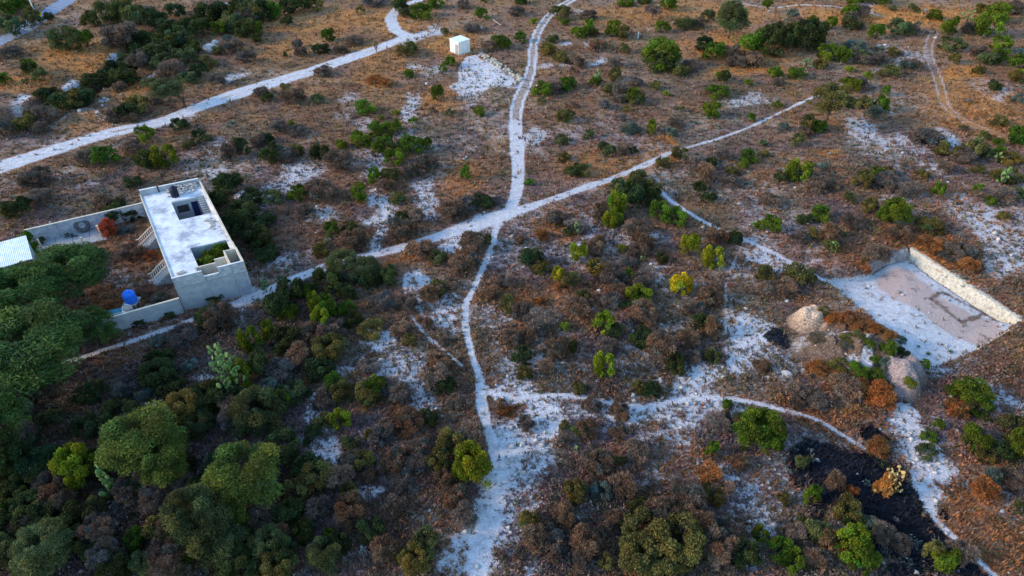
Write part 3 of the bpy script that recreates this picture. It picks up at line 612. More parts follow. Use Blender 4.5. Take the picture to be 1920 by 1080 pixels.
place_shrubs("""G 15 14 64 34;G 40 6 40 24;S 28 52 56 40;S 66 38 40 30;D 97 33 22;O 60 22 26;S 128 77 62 46;G 163 75 30 32;G 60 126 28 26;O 80 143 32;G 10 150 32;O 52 153 16;P 27 100 38 22;
D 182 38 46 32;S 206 24 44 36;D 236 26 52 40;S 262 30 50 40;S 232 8 38 24;S 285 32 36 30;D 300 38 36 26;P 230 70 60 40;D 262 62 60 40;D 322 62 60 40;D 300 76 50 34;D 352 40 60 40;D 395 28 60 44;D 380 55 60 34;D 430 22 60 40;S 345 78 40 30;S 437 46 56 32;G 414 56 30 26;D 462 58 50 34;S 472 30 56 40;D 366 90 34 26;P 440 86 44 30;D 330 20 36 24;
S 302 96 48 30;S 350 108 52 34;S 305 120 50 30;P 326 133 52 34;D 373 132 34 28;O 390 118 32;D 235 133 60 40;D 212 147 50 34;D 246 116 44 34;D 180 163 52 30;D 150 172 50 30;D 108 170 56 34;D 92 188 50 30;D 122 192 50 34;G 101 209 22;D 60 202 40 24;O 55 230 44 30;P 76 241 34 26;P 8 245 44 34;G 38 238 24;S 30 205 30 18;D 165 182 40 24;P 222 165 30 18;
O 260 200 52 32;P 216 221 46 26;D 244 212 44 30;G 276 254 32 30;D 336 238 38 24;D 376 254 28 20;S 290 158 40 22;S 352 150 44 18;P 298 187 26 18;B 250 226 30 18;S 385 262 30 18;P 410 150 34 22;P 460 110 40 24;O 410 95 24;
D 492 22 44 40;G 516 24 32 32;D 548 12 60 34;O 592 10 34 22;G 490 55 28 26;D 482 72 24 18;G 617 67 24 24;D 603 93 32 20;P 570 98 30 20;D 534 104 16;P 556 86 28 18;P 666 78 36 20;P 638 92 32 16;G 790 24 46 28;O 757 26 26 18;G 818 7 30 22;P 697 6 46 16;O 674 20 22 14;G 749 12 30 26;
G 901 27 28 20;P 870 10 26 16;G 907 3 14;O 832 60 20 14;P 880 55 38 16;G 936 82 42 26;Y 949 86 20 18;B 918 88 30 20;O 762 98 42 24;G 768 90 26;G 845 116 24 20;G 827 129 22 18;G 768 140 24 16;G 821 176 26 32;R 705 151 30 18;R 722 156 26 16;
P 602 135 40 18;O 538 163 22;P 560 182 56 32;S 596 186 26 18;P 492 176 34 20;D 505 184 26 18;Y 682 204 42 26;Y 745 211 18;G 776 226 20 16;O 712 222 18;G 897 209 26 18;O 840 213 20;P 815 211 22;P 522 240 38 22;G 547 235 22;D 500 262 40 24;P 560 250 40 20;
G 708 246 40 28;G 735 240 36 28;G 680 266 42 28;G 642 272 24 18;G 672 256 26;
G 978 3 28 14;P 970 22 30 18;G 975 71 26 20;Y 1000 41 16;P 1062 20 26 16;G 1060 43 20 14;P 1103 30 30 18;Y 1103 52 26 32;G 1086 62 32 22;G 1146 57 34 30;O 1166 62 28 26;G 1174 6 36 16;G 1205 2 30 12;G 1238 53 38 24;S 1285 46 44 24;P 1306 46 30 20;O 1028 94 32 22;G 1026 92 24;O 1166 92 30 20;P 1090 122 18;P 1152 118 28 20;
G 1340 97 54 34;D 1318 84 34 26;G 1410 82 50 40;D 1440 84 40 44;B 1370 100 36 26;P 1376 118 46 20;S 1036 74 26 16;P 1196 155 26 18;O 1150 140 40 24;G 1064 158 42 26;G 1018 170 40 26;P 1042 166 34 20;G 1184 180 26 28;Y 1150 168 14;Y 1250 178 18;G 1352 145 24 18;G 1346 174 44 24;G 1330 206 40 30;G 1402 158 20;G 1407 220 18 16;G 1055 219 24 20;Y 1218 238 32 26;O 1176 206 18;O 1105 252 28 18;P 1131 198 24;P 1160 186 24;K 1255 248 30 18;P 1270 232 36 20;
D 1442 66 44 40;K 1484 34 32 26;P 1492 46 38 22;G 1523 40 24 16;G 1556 44 32 24;O 1590 44 36 24;P 1612 46 24;D 1516 72 62 54;D 1475 72 50 44;G 1552 100 42 28;G 1578 106 36 28;G 1640 62 34 28;O 1680 56 50 30;P 1712 56 30;K 1600 88 40 24;K 1645 96 22;O 1670 99 28 18;O 1536 122 30 20;Y 1592 130 18;G 1495 140 38 22;G 1455 138 32 22;P 1620 115 46 24;P 1708 122 34 20;G 1624 142 20 16;O 1670 140 50 18;G 1602 2 40 16;G 1645 4 46 18;G 1746 30 30 20;G 1862 26 50 36;P 1895 20 44 20;G 1776 52 32 32;O 1782 86 46 26;G 1844 52 52 40;P 1812 52 30;G 1872 84 34 28;O 1850 112 44 26;G 1908 122 46 34;G 1872 108 36 28;P 1830 100 30;K 1905 100 24;
G 1594 162 44 26;G 1662 172 24 20;G 1646 198 30 30;O 1620 196 30 24;O 1508 232 44 34;O 1492 262 36 26;G 1535 238 34 24;G 1904 254 46 36;G 1866 268 22 18;P 1736 262 54 34;B 1722 258 34 26;K 1908 186 30 18;P 1905 14 30;O 1835 132 26 16;
G 196 296 50 36;P 168 298 38 28;G 311 299 52 42;D 272 302 40 36;P 250 278 34 24;D 250 342 36 22;P 64 346 62 26;P 76 374 50 28;D 40 395 50 40;O 14 400 40 38;D 430 350 52 44;G 412 344 26 24;D 452 408 70 50;D 412 376 40 34;D 470 376 48 34;D 435 430 50 30;D 478 442 60 44;D 500 420 50 34;D 505 480 50 34;O 355 272 30 18;D 225 400 54 40;Y 218 396 34 26;D 245 405 36 26;B 195 385 40 18;
P 430 286 44 36;D 452 278 34 34;P 482 270 40 28;D 506 292 44 36;P 540 290 40 30;O 560 284 30 24;D 600 288 40 28;S 510 372 40 28;G 563 366 42 30;P 602 362 56 40;P 640 305 56 38;O 628 296 28 26;G 673 363 34 36;G 702 330 34 32;O 730 332 40 28;G 706 284 36 30;G 742 300 46 34;G 768 274 48 34;D 740 276 40 26;G 722 268 36 26;G 795 272 30 26;P 800 312 48 36;P 772 322 34 30;G 877 325 26 32;B 725 350 36 24;
P 575 398 38 26;G 625 432 30 28;O 655 428 36 24;B 662 454 54 38;B 762 440 60 44;D 755 408 36 24;P 505 408 50 32;D 490 454 50 40;B 846 398 56 36;P 872 392 56 34;D 905 384 46 22;P 930 380 30 18;P 780 408 34 26;O 748 372 36 24;O 600 470 34 24;
B 795 476 60 22;B 884 460 54 38;O 912 450 34 26;B 866 500 46 36;P 900 492 34 26;B 930 468 18;O 820 488 40 28;S 650 502 74 48;S 690 512 70 50;D 738 522 54 44;D 616 534 60 48;D 545 540 60 46;G 570 545 46 34;
D 1076 322 34 24;O 1090 320 30;G 995 342 24 16;O 1200 338 50 30;D 1186 368 56 44;O 1155 350 44 34;D 1215 362 44 34;Y 1156 388 44 46;Y 1148 414 36 36;G 1264 412 54 38;G 1236 402 46 40;D 1226 382 34 22;B 1122 400 36 40;B 1320 328 40 34;D 1310 352 28;D 1326 374 30 24;O 1272 290 34 24;P 1300 302 40 26;D 1330 308 38 26;P 1350 292 36 22;P 1370 344 40 24;G 1392 312 22 20;P 1040 412 44 28;D 1045 414 24;R 1015 440 30 24;D 1062 436 22 22;Y 1081 474 36 38;U 1044 514 26 36;Y 1290 464 40 44;Y 1332 488 42 42;U 1279 537 48 42;B 1184 434 54 40;B 1208 458 38 34;P 1190 474 50 30;Y 1167 466 18 16;D 1000 488 50 38;O 1018 502 40 28;Y 1182 512 22 32;O 1072 528 40 32;D 1240 486 26 20;B 1345 442 42 38;D 1378 448 36 28;G 1447 424 58 40;P 1150 522 60 44;D 1110 508 40 28;P 1205 530 44 34;B 1120 455 30 22;P 1172 494 40 24;P 1080 428 40 26;
G 1491 326 52 40;G 1640 324 32 24;O 1618 340 40 32;P 1652 346 46 28;G 1533 403 40 30;D 1505 414 30;G 1666 402 64 52;O 1626 384 48 30;G 1756 356 26 28;G 1832 354 20 20;G 1852 380 26 20;P 1880 368 40 30;O 1885 336 52 28;B 1558 442 44 38;O 1555 462 30 26;B 1686 440 50 36;O 1745 430 56 32;P 1794 478 64 34;R 1745 466 50 26;R 1812 500 36 28;O 1776 284 54 30;P 1802 296 50 28;O 1830 280 50 36;D 1812 286 30;G 1872 286 30 24;O 1890 300 40 26;P 1700 360 44 24;P 1598 420 44 30;B 1530 350 50 26;O 1492 522 60 34;G 1510 518 26 20;B 1470 548 50 30;P 1440 545 44 30;B 1640 485 54 24;R 1620 500 40 18;P 1440 380 44 24;P 1500 452 40 22;O 1585 370 36 22;
D 400 608 70 26;P 420 598 64 52;D 300 690 60 30;P 350 640 60 34;K 360 690 34 18;D 318 590 40 14;D 262 611 30 12;D 400 568 40 14;O 405 745 60 44;G 473 644 42 46;G 505 620 36 40;Y 458 700 46 60;D 500 690 60 60;D 545 640 60 46;S 485 782 100 80;O 350 770 84 66;S 310 800 60 50;D 430 755 60 50;K 300 640 28;D 250 800 60 40;B 270 805 44 22;P 240 740 60 30;
D 530 575 60 60;Y 590 560 34 50;G 612 580 44 58;Y 604 600 38 46;G 655 582 38 30;G 542 592 40 34;D 640 552 54 40;D 670 600 44 34;B 585 632 64 44;O 620 660 66 50;B 565 672 50 44;P 630 620 60 36;D 595 700 60 44;P 530 700 60 44;K 510 730 44 40;S 555 740 60 44;Y 536 752 38 34;
G 626 722 44 34;O 646 738 50 40;P 618 756 56 34;G 710 730 54 44;O 688 742 44 54;P 752 744 44 38;Y 643 793 46 40;O 608 792 34 32;B 820 688 42 38;P 818 716 50 44;D 836 730 38 34;B 762 800 66 36;P 720 810 50 34;B 802 556 46 34;P 760 572 50 30;O 820 546 44 28;D 696 528 50 38;P 722 574 50 24;O 770 640 30 22;B 803 610 24 20;D 590 815 50 30;O 695 625 50 26;P 850 760 40 24;
Y 1200 560 54 40;G 1206 574 50 34;B 1206 598 66 42;Y 1131 608 42 40;Y 1129 690 42 46;O 946 572 50 30;P 975 590 50 34;P 1010 612 56 34;Y 1056 612 18 24;B 1082 580 46 36;O 1090 560 34 26;P 1145 570 44 34;B 1040 662 48 46;B 1026 690 34 28;D 982 672 44 34;O 980 704 32 28;D 1068 650 32 26;B 1236 656 52 50;D 1262 676 34 30;B 1294 640 46 34;B 1336 620 44 42;P 1300 672 34 26;B 1334 560 56 44;P 1310 586 40 26;D 1334 672 34 26;D 1222 734 44 30;O 1195 730 34 24;P 1138 655 44 30;B 1162 762 34 34;B 1163 782 30 24;P 1140 728 30 22;O 1084 736 30 22;P 985 795 42 26;R 946 770 30 22;G 1364 765 34 26;B 1360 786 30 20;B 1115 756 40 16;R 1045 540 20;B 1425 690 40 22;B 960 640 40 30;R 1010 565 24;B 1390 800 46 22;P 1345 800 46 26;O 1060 798 24;P 1165 620 30 22;
G 1415 815 90 72;G 1412 800 66 50;G 1820 758 82 54;R 1795 776 50 34;R 1645 755 60 28;R 1600 735 50 24;P 1500 748 50 26;B 1490 770 34 22;O 1896 806 60 44;G 1760 798 24 18;P 1530 762 40 20;O 1680 700 30 18;R 1710 690 20;B 1580 740 60 28;
S 240 865 60 36;G 310 906 28 30;P 250 935 70 36;P 300 940 70 44;O 185 960 50 44;D 140 1020 56 44;G 258 1014 58 46;O 300 1010 60 34;P 330 1000 70 40;G 340 1050 60 44;D 380 932 60 50;G 6 966 44 50;S 60 1062 60 40;S 420 1055 110 56;D 460 1025 60 34;P 200 1010 60 40;P 215 1060 70 34;B 120 960 80 40;B 60 1000 70 40;D 350 880 60 40;D 330 740 60 30;P 100 930 70 34;D 30 930 60 40;
D 535 850 80 60;O 600 905 70 50;D 580 880 60 44;O 560 930 54 44;D 545 970 60 50;B 640 905 54 30;O 690 870 60 34;P 715 830 50 30;O 845 838 60 44;O 820 868 50 44;B 830 900 50 40;P 885 828 60 34;P 742 955 50 34;B 655 970 76 44;D 695 1000 56 34;G 620 1000 26 24;D 640 1030 50 34;S 610 1050 66 50;O 800 1022 54 50;Y 757 1040 24 30;O 775 1066 70 36;B 855 945 56 34;P 870 975 50 34;O 655 925 50 34;D 545 1040 50 50;B 520 1010 50 34;D 570 1000 50 34;P 600 960 50 34;B 745 880 60 34;P 790 850 50 34;B 720 1050 60 30;D 500 1060 60 40;P 760 910 46 26;B 690 900 36 22;
O 996 985 50 40;P 1020 1000 46 34;B 1060 985 60 40;O 1136 1056 30 34;B 1124 880 66 40;G 1146 862 22 26;O 1076 930 54 30;K 1125 930 46 28;B 1170 920 54 34;Y 1334 842 32 34;B 1335 858 26 20;G 1421 1006 34 30;B 1203 874 18 24;P 1100 870 44 34;R 1330 905 50 26;B 1350 930 46 30;P 1060 830 30 20;B 1090 1030 60 34;P 1040 1040 60 34;B 1000 1020 60 34;B 1150 975 44 30;P 1135 1000 36 26;P 1090 1060 46 30;B 1390 880 40 20;
G 1516 936 46 50;B 1560 900 38 50;O 1585 960 50 44;O 1502 870 30 26;Y 1590 1025 66 60;G 1606 1045 60 60;O 1530 1005 54 44;O 1500 985 34 28;G 1462 1036 50 34;G 1480 1056 50 40;B 1545 1010 34 40;O 1740 1042 50 44;G 1765 1058 50 44;P 1790 1050 54 34;G 1740 822 30 20;O 1734 852 38 22;G 1822 828 54 46;O 1838 850 44 34;G 1895 836 50 54;K 1852 890 34 50;D 1870 850 40 34;B 1890 910 50 30;R 1600 925 30;K 1620 985 40 34;D 1595 985 44 30;P 1650 1010 50 26;O 1915 962 36 30;R 1640 850 44 18;P 1490 1010 40 26;B 1520 1060 44 26;P 1680 1030 44 20;R 1840 930 54 24""")
place_shrubs("""G 1236 106 72 54;D 1244 122 50 36;Y 879 880 80 76;Y 156 888 76 76;B 1235 985 90 60;O 1205 1010 90 70;O 1255 1030 110 80;B 1300 1010 90 70;O 1190 1050 90 60;P 1290 960 80 44;B 1330 1040 90 70;D 1380 1050 70 60;O 1240 1065 80 50;O 1270 975 60 44;P 1340 1000 60 40;D 1200 960 44 30""")
# ------------------------------------------------------------------ trees with visible trunks
def tree(cx, cy, w, h, bx, by, code, phrase, parts=None, lean=0, bare=False, cat='tree', nm='tree'):
    """crown ellipse in the photo and trunk foot"""
    X, Y, Z = G([bx], [by]); X, Y, Z = X[0], Y[0], Z[0]; s = mscale(by); a = depr(by); r = random.Random(int(cx+cy*3))
    wm = w/s; zc = max(((by-cy-h/2)/s+.40*wm*math.sin(a))/math.cos(a), .3); K_ = (by-cy+h/2)/s-zc*math.cos(a)
    hm = math.sqrt(max(K_**2-(.36*wm*math.sin(a))**2, (.2*wm)**2))/math.cos(a) if K_ > 0 else .3*wm; ox = (cx-bx)/s
    root = empty(nm, (X, Y, Z-.05)); m = MB(); tr_ = max(.06, wm*.022)
    zf = zc+hm*.25; m.tube([(0, 0, -.1), (ox*.2+.05*wm*r.uniform(-1, 1), 0, zf*.35), (ox*.5, .03*wm, zf*.75)], [tr_*1.5, tr_*1.1, tr_*.9], 8)
    nb_ = 9 if not bare else 13; Bm = MB()
    for i in range(nb_):
        g = i*2.4+r.random(); R_ = wm*(.20+.2*r.random()); st_ = r.uniform(.3, .75)
        p0 = (ox*.5*st_/.75, .03*wm, zf*st_) ; p1 = (ox*.7+R_*.5*math.cos(g), R_*.5*math.sin(g), zf*(.9+.15*r.random())); p2 = (ox+R_*math.cos(g), R_*math.sin(g), zc+hm*(.35+.5*r.random()))
        Bm.tube([p0, p1, p2], [tr_*.65, tr_*.4, tr_*.15], 5)
        for q in range(3 if bare else 1):
            e = (p2[0]+r.uniform(-.13, .13)*wm, p2[1]+r.uniform(-.13, .13)*wm, p2[2]+r.uniform(.05, .2)*hm); Bm.tube([p1, e], [tr_*.3, tr_*.08], 4)
    link('trunk', m.mesh('trunk', m_bark, smooth_=True), root); link('limbs', Bm.mesh('limbs', m_bark), root)
    if not bare or bare == 2:
        style, col, ph = LOOK[code]; fl = style if style != 'leafy' else 'leafy'; lod = 1 if w < 50 else 2
        c_ = link('crown', CR[(fl, lod)][r.randrange(3)], root); j = .85+.3*r.random(); c_.color = (col[0]*j, col[1]*j, col[2]*j, 1)
        c_.location = (ox, 0, zc); c_.location = (ox, 0, zc*.8); c_.scale = (wm*.52, wm*.52, hm*1.1+zc*.2); c_.rotation_euler = (0, 0, r.random()*6.28)
    PLANTS.append((root, cx, cy, phrase, cat)); return root
tree(1541, 190, 78, 42, 1547, 240, 'O', 'flat-topped olive-green tree on a branching dark trunk')
tree(1364, 38, 60, 46, 1366, 72, 'S', 'tall pale grey-green feathery tree')
tree(1222, 22, 32, 16, 1222, 37, 'P', 'small purple-grey leafless tree with a flat crown')
tree(325, 170, 62, 20, 349, 200, 'S', 'leaning tree with a thin one-sided green crown and bare limbs')
tree(348, 180, 30, 24, 349, 203, 'P', 'bare leafless little tree at the roadside', bare=True)
tree(488, 172, 34, 20, 487, 184, 'P', 'small black leafless tree at the dirt road edge', bare=True)
tree(706, 86, 16, 20, 706, 98, 'P', 'small thin bare grey tree on the dirt road edge', bare=True)
tree(542, 40, 26, 16, 541, 51, 'D', 'small dark tree with a round crown and short trunk')
tree(752, 10, 36, 20, 757, 20, 'D', 'small dark green tree over the branch track')
tree(1436, 8, 18, 14, 1437, 22, 'G', 'tiny green tree on a thin trunk')
tree(58, 127, 24, 14, 62, 140, 'D', 'small umbrella-shaped green tree in golden grass')
tree(1355, 142, 22, 14, 1353, 156, 'D', 'small dark blue-green tree in orange grass')
# big dark trees lower left
for i, (cx, cy, w, h, code, ph) in enumerate([
 (60, 585, 170, 110, 'S', 'broad dark green tree inside the walled yard'), (160, 526, 150, 70, 'S', 'wide green feathery tree in the yard by the patio'), (10, 560, 100, 80, 'G', 'green tree cut by the left edge inside the yard'),
 (105, 668, 200, 120, 'S', 'very large dark feathery tree overhanging the front yard wall'), (185, 622, 80, 60, 'S', 'feathery green tree leaning over the end of the visible yard wall'), (40, 790, 120, 96, 'S', 'deep green tree below the yard wall at the left edge'), (10, 850, 90, 80, 'D', 'dark bluish green tree at the left edge'),
 (290, 838, 138, 84, 'S', 'wide yellow-green and grey feathery tree'), (330, 870, 90, 70, 'K', 'grey feathery tree overlapping its yellow-green neighbour'),
 (480, 905, 136, 98, 'S', 'large yellow-green feathery tree with a spreading crown'), (395, 985, 100, 90, 'S', 'mid-sized blue-green feathery tree'), (110, 1062, 110, 60, 'S', 'pale green feathery tree at the bottom edge'),
 (440, 955, 80, 60, 'S', 'small feathery tree under the large yellow-green one')]):
    t_ = tree(cx, cy, w, h, cx+random.uniform(-.05, .05)*w, cy+h*.40, code, ph, cat='tree')
    c_ = [k for k in t_.children if k.name.startswith('crown')][0]
    if ph.startswith(('broad', 'very', 'deep', 'green', 'wide green', 'feathery green')): c_.color = (.058, .115, .028, 1)
    if 'yellow-green' in ph: c_.color = (.10, .140, .026, 1)
# ------------------------------------------------------------------ cacti, agaves
def pad_mesh(mat, name='pad'):
    V_, F_ = [], []; m = MB(); n, k = 9, 5
    for i in range(k+1):
        a = math.pi*i/k; rr = math.sin(a)*(.9+.1*i/k); z = .5-.5*math.cos(a)
        for j in range(n):
            b_ = 2*math.pi*j/n; m.v.append((.42*rr*math.cos(b_), .09*rr*math.sin(b_), z))
    for i in range(k):
        for j in range(n): a = i*n+j; c = i*n+(j+1) % n; m.f.append((a, c, c+n, a+n))
    return m.mesh(name, mat, smooth_=True)
PADM, PADY = pad_mesh(m_pad), pad_mesh(m_padY)
def nopal(px, py, wpx, hpx, n, phrase, me=None, seed=1, trunk=True):
    me = me or PADM; r = random.Random(seed); X, Y, Z = G([px], [py]); s = mscale(py); wm = wpx/s; hm = hpx/s/math.cos(depr(py))
    root = empty('prickly_pear', (X[0], Y[0], Z[0]-.05))
    if trunk: link('trunk', MB().tube([(0, 0, -.1), (.03*wm, 0, hm*.3), (0, .05, hm*.6)], [.11*wm*.6, .08*wm*.6, .05*wm*.6], 7).mesh('trunk', m_bark), root)
    ps = max(.32, min(.62 if seed != 20 else .36, hm*.24))
    for i in range(n):
        q = link('pad', me, root); u = (i+.5)/n; a = i*2.4+r.random(); rr = wm*.5*(.25+.75*r.random())*(1-.35*u)
        q.location = (rr*math.cos(a), rr*math.sin(a), hm*(.12+.78*u)-ps*.3); k = ps*(.8+.5*r.random()); q.scale = (k, k, k); q.rotation_euler = (r.uniform(-.5, .5), math.cos(a)*.6+r.uniform(-.3, .3), r.random()*6.28)
    PLANTS.append((root, px, py-hpx/2, phrase, 'cactus')); return root
nopal(440, 742, 50, 92, 80, 'tall pale green prickly pear with many round pads', seed=1)
nopal(1812, 40, 24, 22, 16, 'pale green prickly pear', seed=2); nopal(1510, 126, 28, 18, 16, 'pale sprawling prickly pear', seed=3)
nopal(1118, 158, 18, 26, 12, 'slim pale prickly pear', seed=4); nopal(1372, 80, 12, 14, 9, 'little yellow-green prickly pear under the feathery tree', seed=5)
nopal(1876, 348, 16, 34, 14, 'upright prickly pear', seed=6); nopal(1866, 306, 22, 20, 10, 'yellowish prickly pear', seed=7); nopal(1560, 475, 16, 22, 10, 'bluish upright prickly pear', seed=8)
nopal(1078, 850, 14, 14, 8, 'tiny pale prickly pear', seed=9); nopal(218, 930, 30, 50, 22, 'silvery prickly pear in the dark thicket', seed=10); nopal(1080, 440, 12, 24, 8, 'thin yellow-green prickly pear', seed=11)
nopal(1205, 492, 10, 14, 6, 'tiny yellowish prickly pear', seed=12); nopal(500, 548, 18, 26, 12, 'prickly pear at the track edge by the house', seed=13); nopal(612, 462, 20, 16, 8, 'low prickly pear', seed=14); nopal(90, 492, 40, 26, 16, 'prickly pear in the yard by the tin-roofed shed', seed=15)
nopal(1408, 430, 12, 18, 6, 'small yellowish prickly pear near the narrow footpath', seed=16); nopal(745, 338, 16, 14, 7, 'small low prickly pear', seed=17)
wy = nopal(1658, 925, 44, 46, 46, 'withered yellow prickly pear around a rusty dead core on the burnt ground', me=PADY, seed=20, trunk=False)
k_ = link('dead_core', CR[('twig', 1)][1], wy); k_.color = (.42, .19, .05, 1); k_.scale = (1.0, 1.0, 2.4)
def agave_mesh(seed, n=26):
    r = random.Random(seed); m = MB()
    for i in range(n):
        a = i*2.4; el = .25+1.1*i/n; L = 1-.25*i/n; w = .075; dx, dy = math.cos(a)*math.cos(el), math.sin(a)*math.cos(el); nx, ny = -math.sin(a)*w, math.cos(a)*w; dz = math.sin(el)
        b_ = len(m.v); m.v += [(nx*.6, ny*.6, 0), (-nx*.6, -ny*.6, 0), (dx*L*.5-nx, dy*L*.5-ny, dz*L*.55), (dx*L*.5+nx, dy*L*.5+ny, dz*L*.55), (dx*L, dy*L, dz*L*.8), (dx*L*.5, dy*L*.5, dz*L*.55-.06)]
        m.f += [(b_, b_+1, b_+2, b_+3), (b_+3, b_+2, b_+4), (b_+2, b_+5, b_+4), (b_+5, b_+3, b_+4), (b_+1, b_, b_+5), (b_+1, b_+5, b_+2), (b_, b_+3, b_+5)]
    return m.mesh('agave', m_agave)
AG = [agave_mesh(i) for i in range(3)]
for i, (px, py, w) in enumerate([(972, 72, 26), (980, 82, 16), (436, 232, 22), (452, 226, 20), (428, 238, 16), (1104, 312, 16), (1305, 232, 18), (1320, 245, 14), (24, 372, 20), (1120, 480, 18), (1065, 438, 14), (905, 560, 16), (1540, 208, 18), (1600, 232, 16), (130, 478, 22), (112, 492, 18), (690, 820, 20), (540, 508, 16), (1230, 660, 16), (1400, 345, 18), (1412, 362, 14), (355, 690, 22), (1782, 660, 18), (1740, 664, 18), (1722, 650, 12), (946, 150, 14), (300, 400, 1)]):
    if w < 5: continue
    X, Y, Z = G([px], [py]); o = link('agave', AG[i % 3]); k = w/mscale(py)/2; o.location = (X[0], Y[0], Z[0]-.03); o.scale = (k, k, k*.9); o.rotation_euler = (0, 0, i)
    PLANTS.append((o, px, py, 'spiky blue-green agave rosette', 'agave'))
# ------------------------------------------------------------------ building helpers
def boxuv(me):
    uv = me.uv_layers.new(name='UVMap')
    for p in me.polygons:
        n = p.normal
        for li in p.loop_indices:
            v = me.vertices[me.loops[li].vertex_index].co
            if abs(n.z) > .7: uv.data[li].uv = (v.x, v.y)
            else:
                l = math.hypot(n.x, n.y) or 1; uv.data[li].uv = ((-n.y*v.x+n.x*v.y)/l, v.z)
    return me
def hbox(name, par, mat, *bs):
    """one part of the house made of boxes in house coordinates (along front, depth, height)"""
    m = MB()
    for b_ in bs: m.box(*b_)
    return link(name, boxuv(m.mesh(name, mat, hx)), par)
house = empty('house', (0, 0, 0)); tag(house, 'unfinished flat-roofed grey block house with two open courtyards', 'house')
R_ = 3.6
# roof slab in pieces around the two courtyards
for bb in [(.5,3.6,.25,3.4), (.5,3.6,3.4,7.6), (.5,3.75,7.6,14.9), (3.75,8.25,7.6,14.9), (.5,3.75,14.9,20.1), (.5,8.25,20.1,23.5), (8.0,8.25,14.9,20.1), (7.9,8.25,3.4,7.6)]:
    s0, s1, t0, t1 = bb; hbox('roof_slab', house, m_roof, (s0, s1, t0, t1, R_-.22, R_))
hbox('sunken_roof', house, m_conc, (3.6, 6.85, .2, 2.1, 2.6, 2.75))
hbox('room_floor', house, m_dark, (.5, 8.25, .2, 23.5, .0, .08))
for s0, s1, zt in ((.35, 3.65, 5.0), (3.65, 5.4, 4.15), (5.4, 8.25, 4.95)):
    hbox('front_wall', house, m_plaster, (s0, s1, 0, .2, -.4, 3.35)); hbox('front_parapet', house, m_block, (s0, s1, .01, .19, 3.5, zt))
hbox('ring_beam', house, m_conc, (.33, 8.47, -.02, .22, 3.35, 3.5))
for s in (.36, 3.75, 6.75): hbox('column', house, m_conc, (s, s+.22, -.03, .19, -.4, 3.35)); hbox('column', house, m_conc, (s+.003, s+.217, -.012, .18, 3.5, 4.9 if s != 3.75 else 4.12))
hbox('front_coping', house, m_white, (.35, 3.65, 0, .2, 5.0, 5.04), (5.4, 8.45, 0, .2, 4.95, 4.99), (3.65, 5.4, 0, .2, 4.15, 4.19))
hbox('side_wall', house, m_block, (8.25, 8.45, 0, 23.7, -.4, 3.6)); hbox('side_parapet', house, m_cream, (8.25, 8.45, 5.5, 23.7, 3.6, 4.1)); hbox('side_parapet', house, m_cream, (8.25, 8.45, .2, 3.4, 3.6, 4.97)); hbox('side_parapet', house, m_cream, (8.25, 8.45, 3.4, 5.5, 3.6, 4.55))
hbox('side_wall', house, m_block, (.35, .5, .2, 23.7, -.4, 3.6)); hbox('side_kerb', house, m_cream, (.35, .5, .2, 23.7, 3.6, 3.74))
hbox('back_wall', house, m_block, (.5, 8.25, 23.5, 23.7, -.4, 3.6)); hbox('back_parapet', house, m_plaster, (.5, 2.75, 23.5, 23.7, 3.6, 4.45)); hbox('back_parapet', house, m_plaster, (2.95, 8.25, 23.5, 23.7, 3.6, 4.42))
hbox('parapet_post', house, m_dark, (2.75, 2.95, 23.45, 23.65, 3.6, 4.55)); hbox('back_coping', house, m_white, (.5, 2.75, 23.49, 23.71, 4.45, 4.5), (2.95, 8.25, 23.49, 23.71, 4.42, 4.47))
hbox('courtyard_parapet', house, m_cream, (3.1, 6.75, 2.1, 2.3, 2.75, 4.25)); hbox('courtyard_parapet', house, m_cream, (5.5, 6.75, 2.1, 2.3, 4.25, 4.75)); hbox('courtyard_parapet', house, m_plaster, (3.1, 3.28, .7, 2.1, 3.6, 4.25))
hbox('roof_room_wall', house, m_cream, (6.85, 7.0, .2, 3.4, 2.7, 4.9)); hbox('roof_room_wall', house, m_cream, (7.0, 8.25, 3.25, 3.4, 3.0, 4.85)); hbox('roof_room_floor', house, m_conc, (7.0, 8.25, .2, 3.25, 3.0, 3.1))
# far courtyard: back wall with window and doorway, stairs
hbox('courtyard_wall', house, m_plaster, (3.75,4.2,20.1,20.25,.08,3.38), (4.2,5.7,20.1,20.25,.08,1.55), (4.2,5.7,20.1,20.25,2.75,3.38), (5.7,6.1,20.1,20.25,.08,3.38), (6.1,6.95,20.1,20.25,2.95,3.38), (6.95,8.0,20.1,20.25,.08,3.38))
hbox('doorway', house, m_navy, (6.1, 6.95, 20.45, 20.5, .08, 2.95)); hbox('window', house, m_dark, (4.2, 5.7, 20.45, 20.5, 1.55, 2.75))  # dark sheets behind the openings paint in the shade of the rooms
hbox('courtyard_wall', house, m_plaster, (3.6, 3.75, 14.9, 20.25, .08, 3.38)); hbox('courtyard_wall', house, m_plaster, (3.75, 8.0, 14.75, 14.9, .08, 3.38)); hbox('courtyard_wall', house, m_plaster, (8.0, 8.2, 14.9, 20.1, .08, 3.38))
for i in range(17): hbox('stair_step', house, m_conc, (7.1, 7.98, 15.1+i*.29, 15.1+(i+1)*.29, .08 if i < 2 else max(.08, i*.2-.3), .28+i*.195))
hbox('courtyard_wall', house, m_conc, (3.6, 7.9, 7.6, 7.75, 2.55, 3.38), (3.6, 4.9, 7.6, 7.75, .08, 2.55)); hbox('doorway', house, m_dark, (4.9, 7.9, 8.2, 8.25, .08, 2.55))  # the dark sheet is painted shade beyond the opening
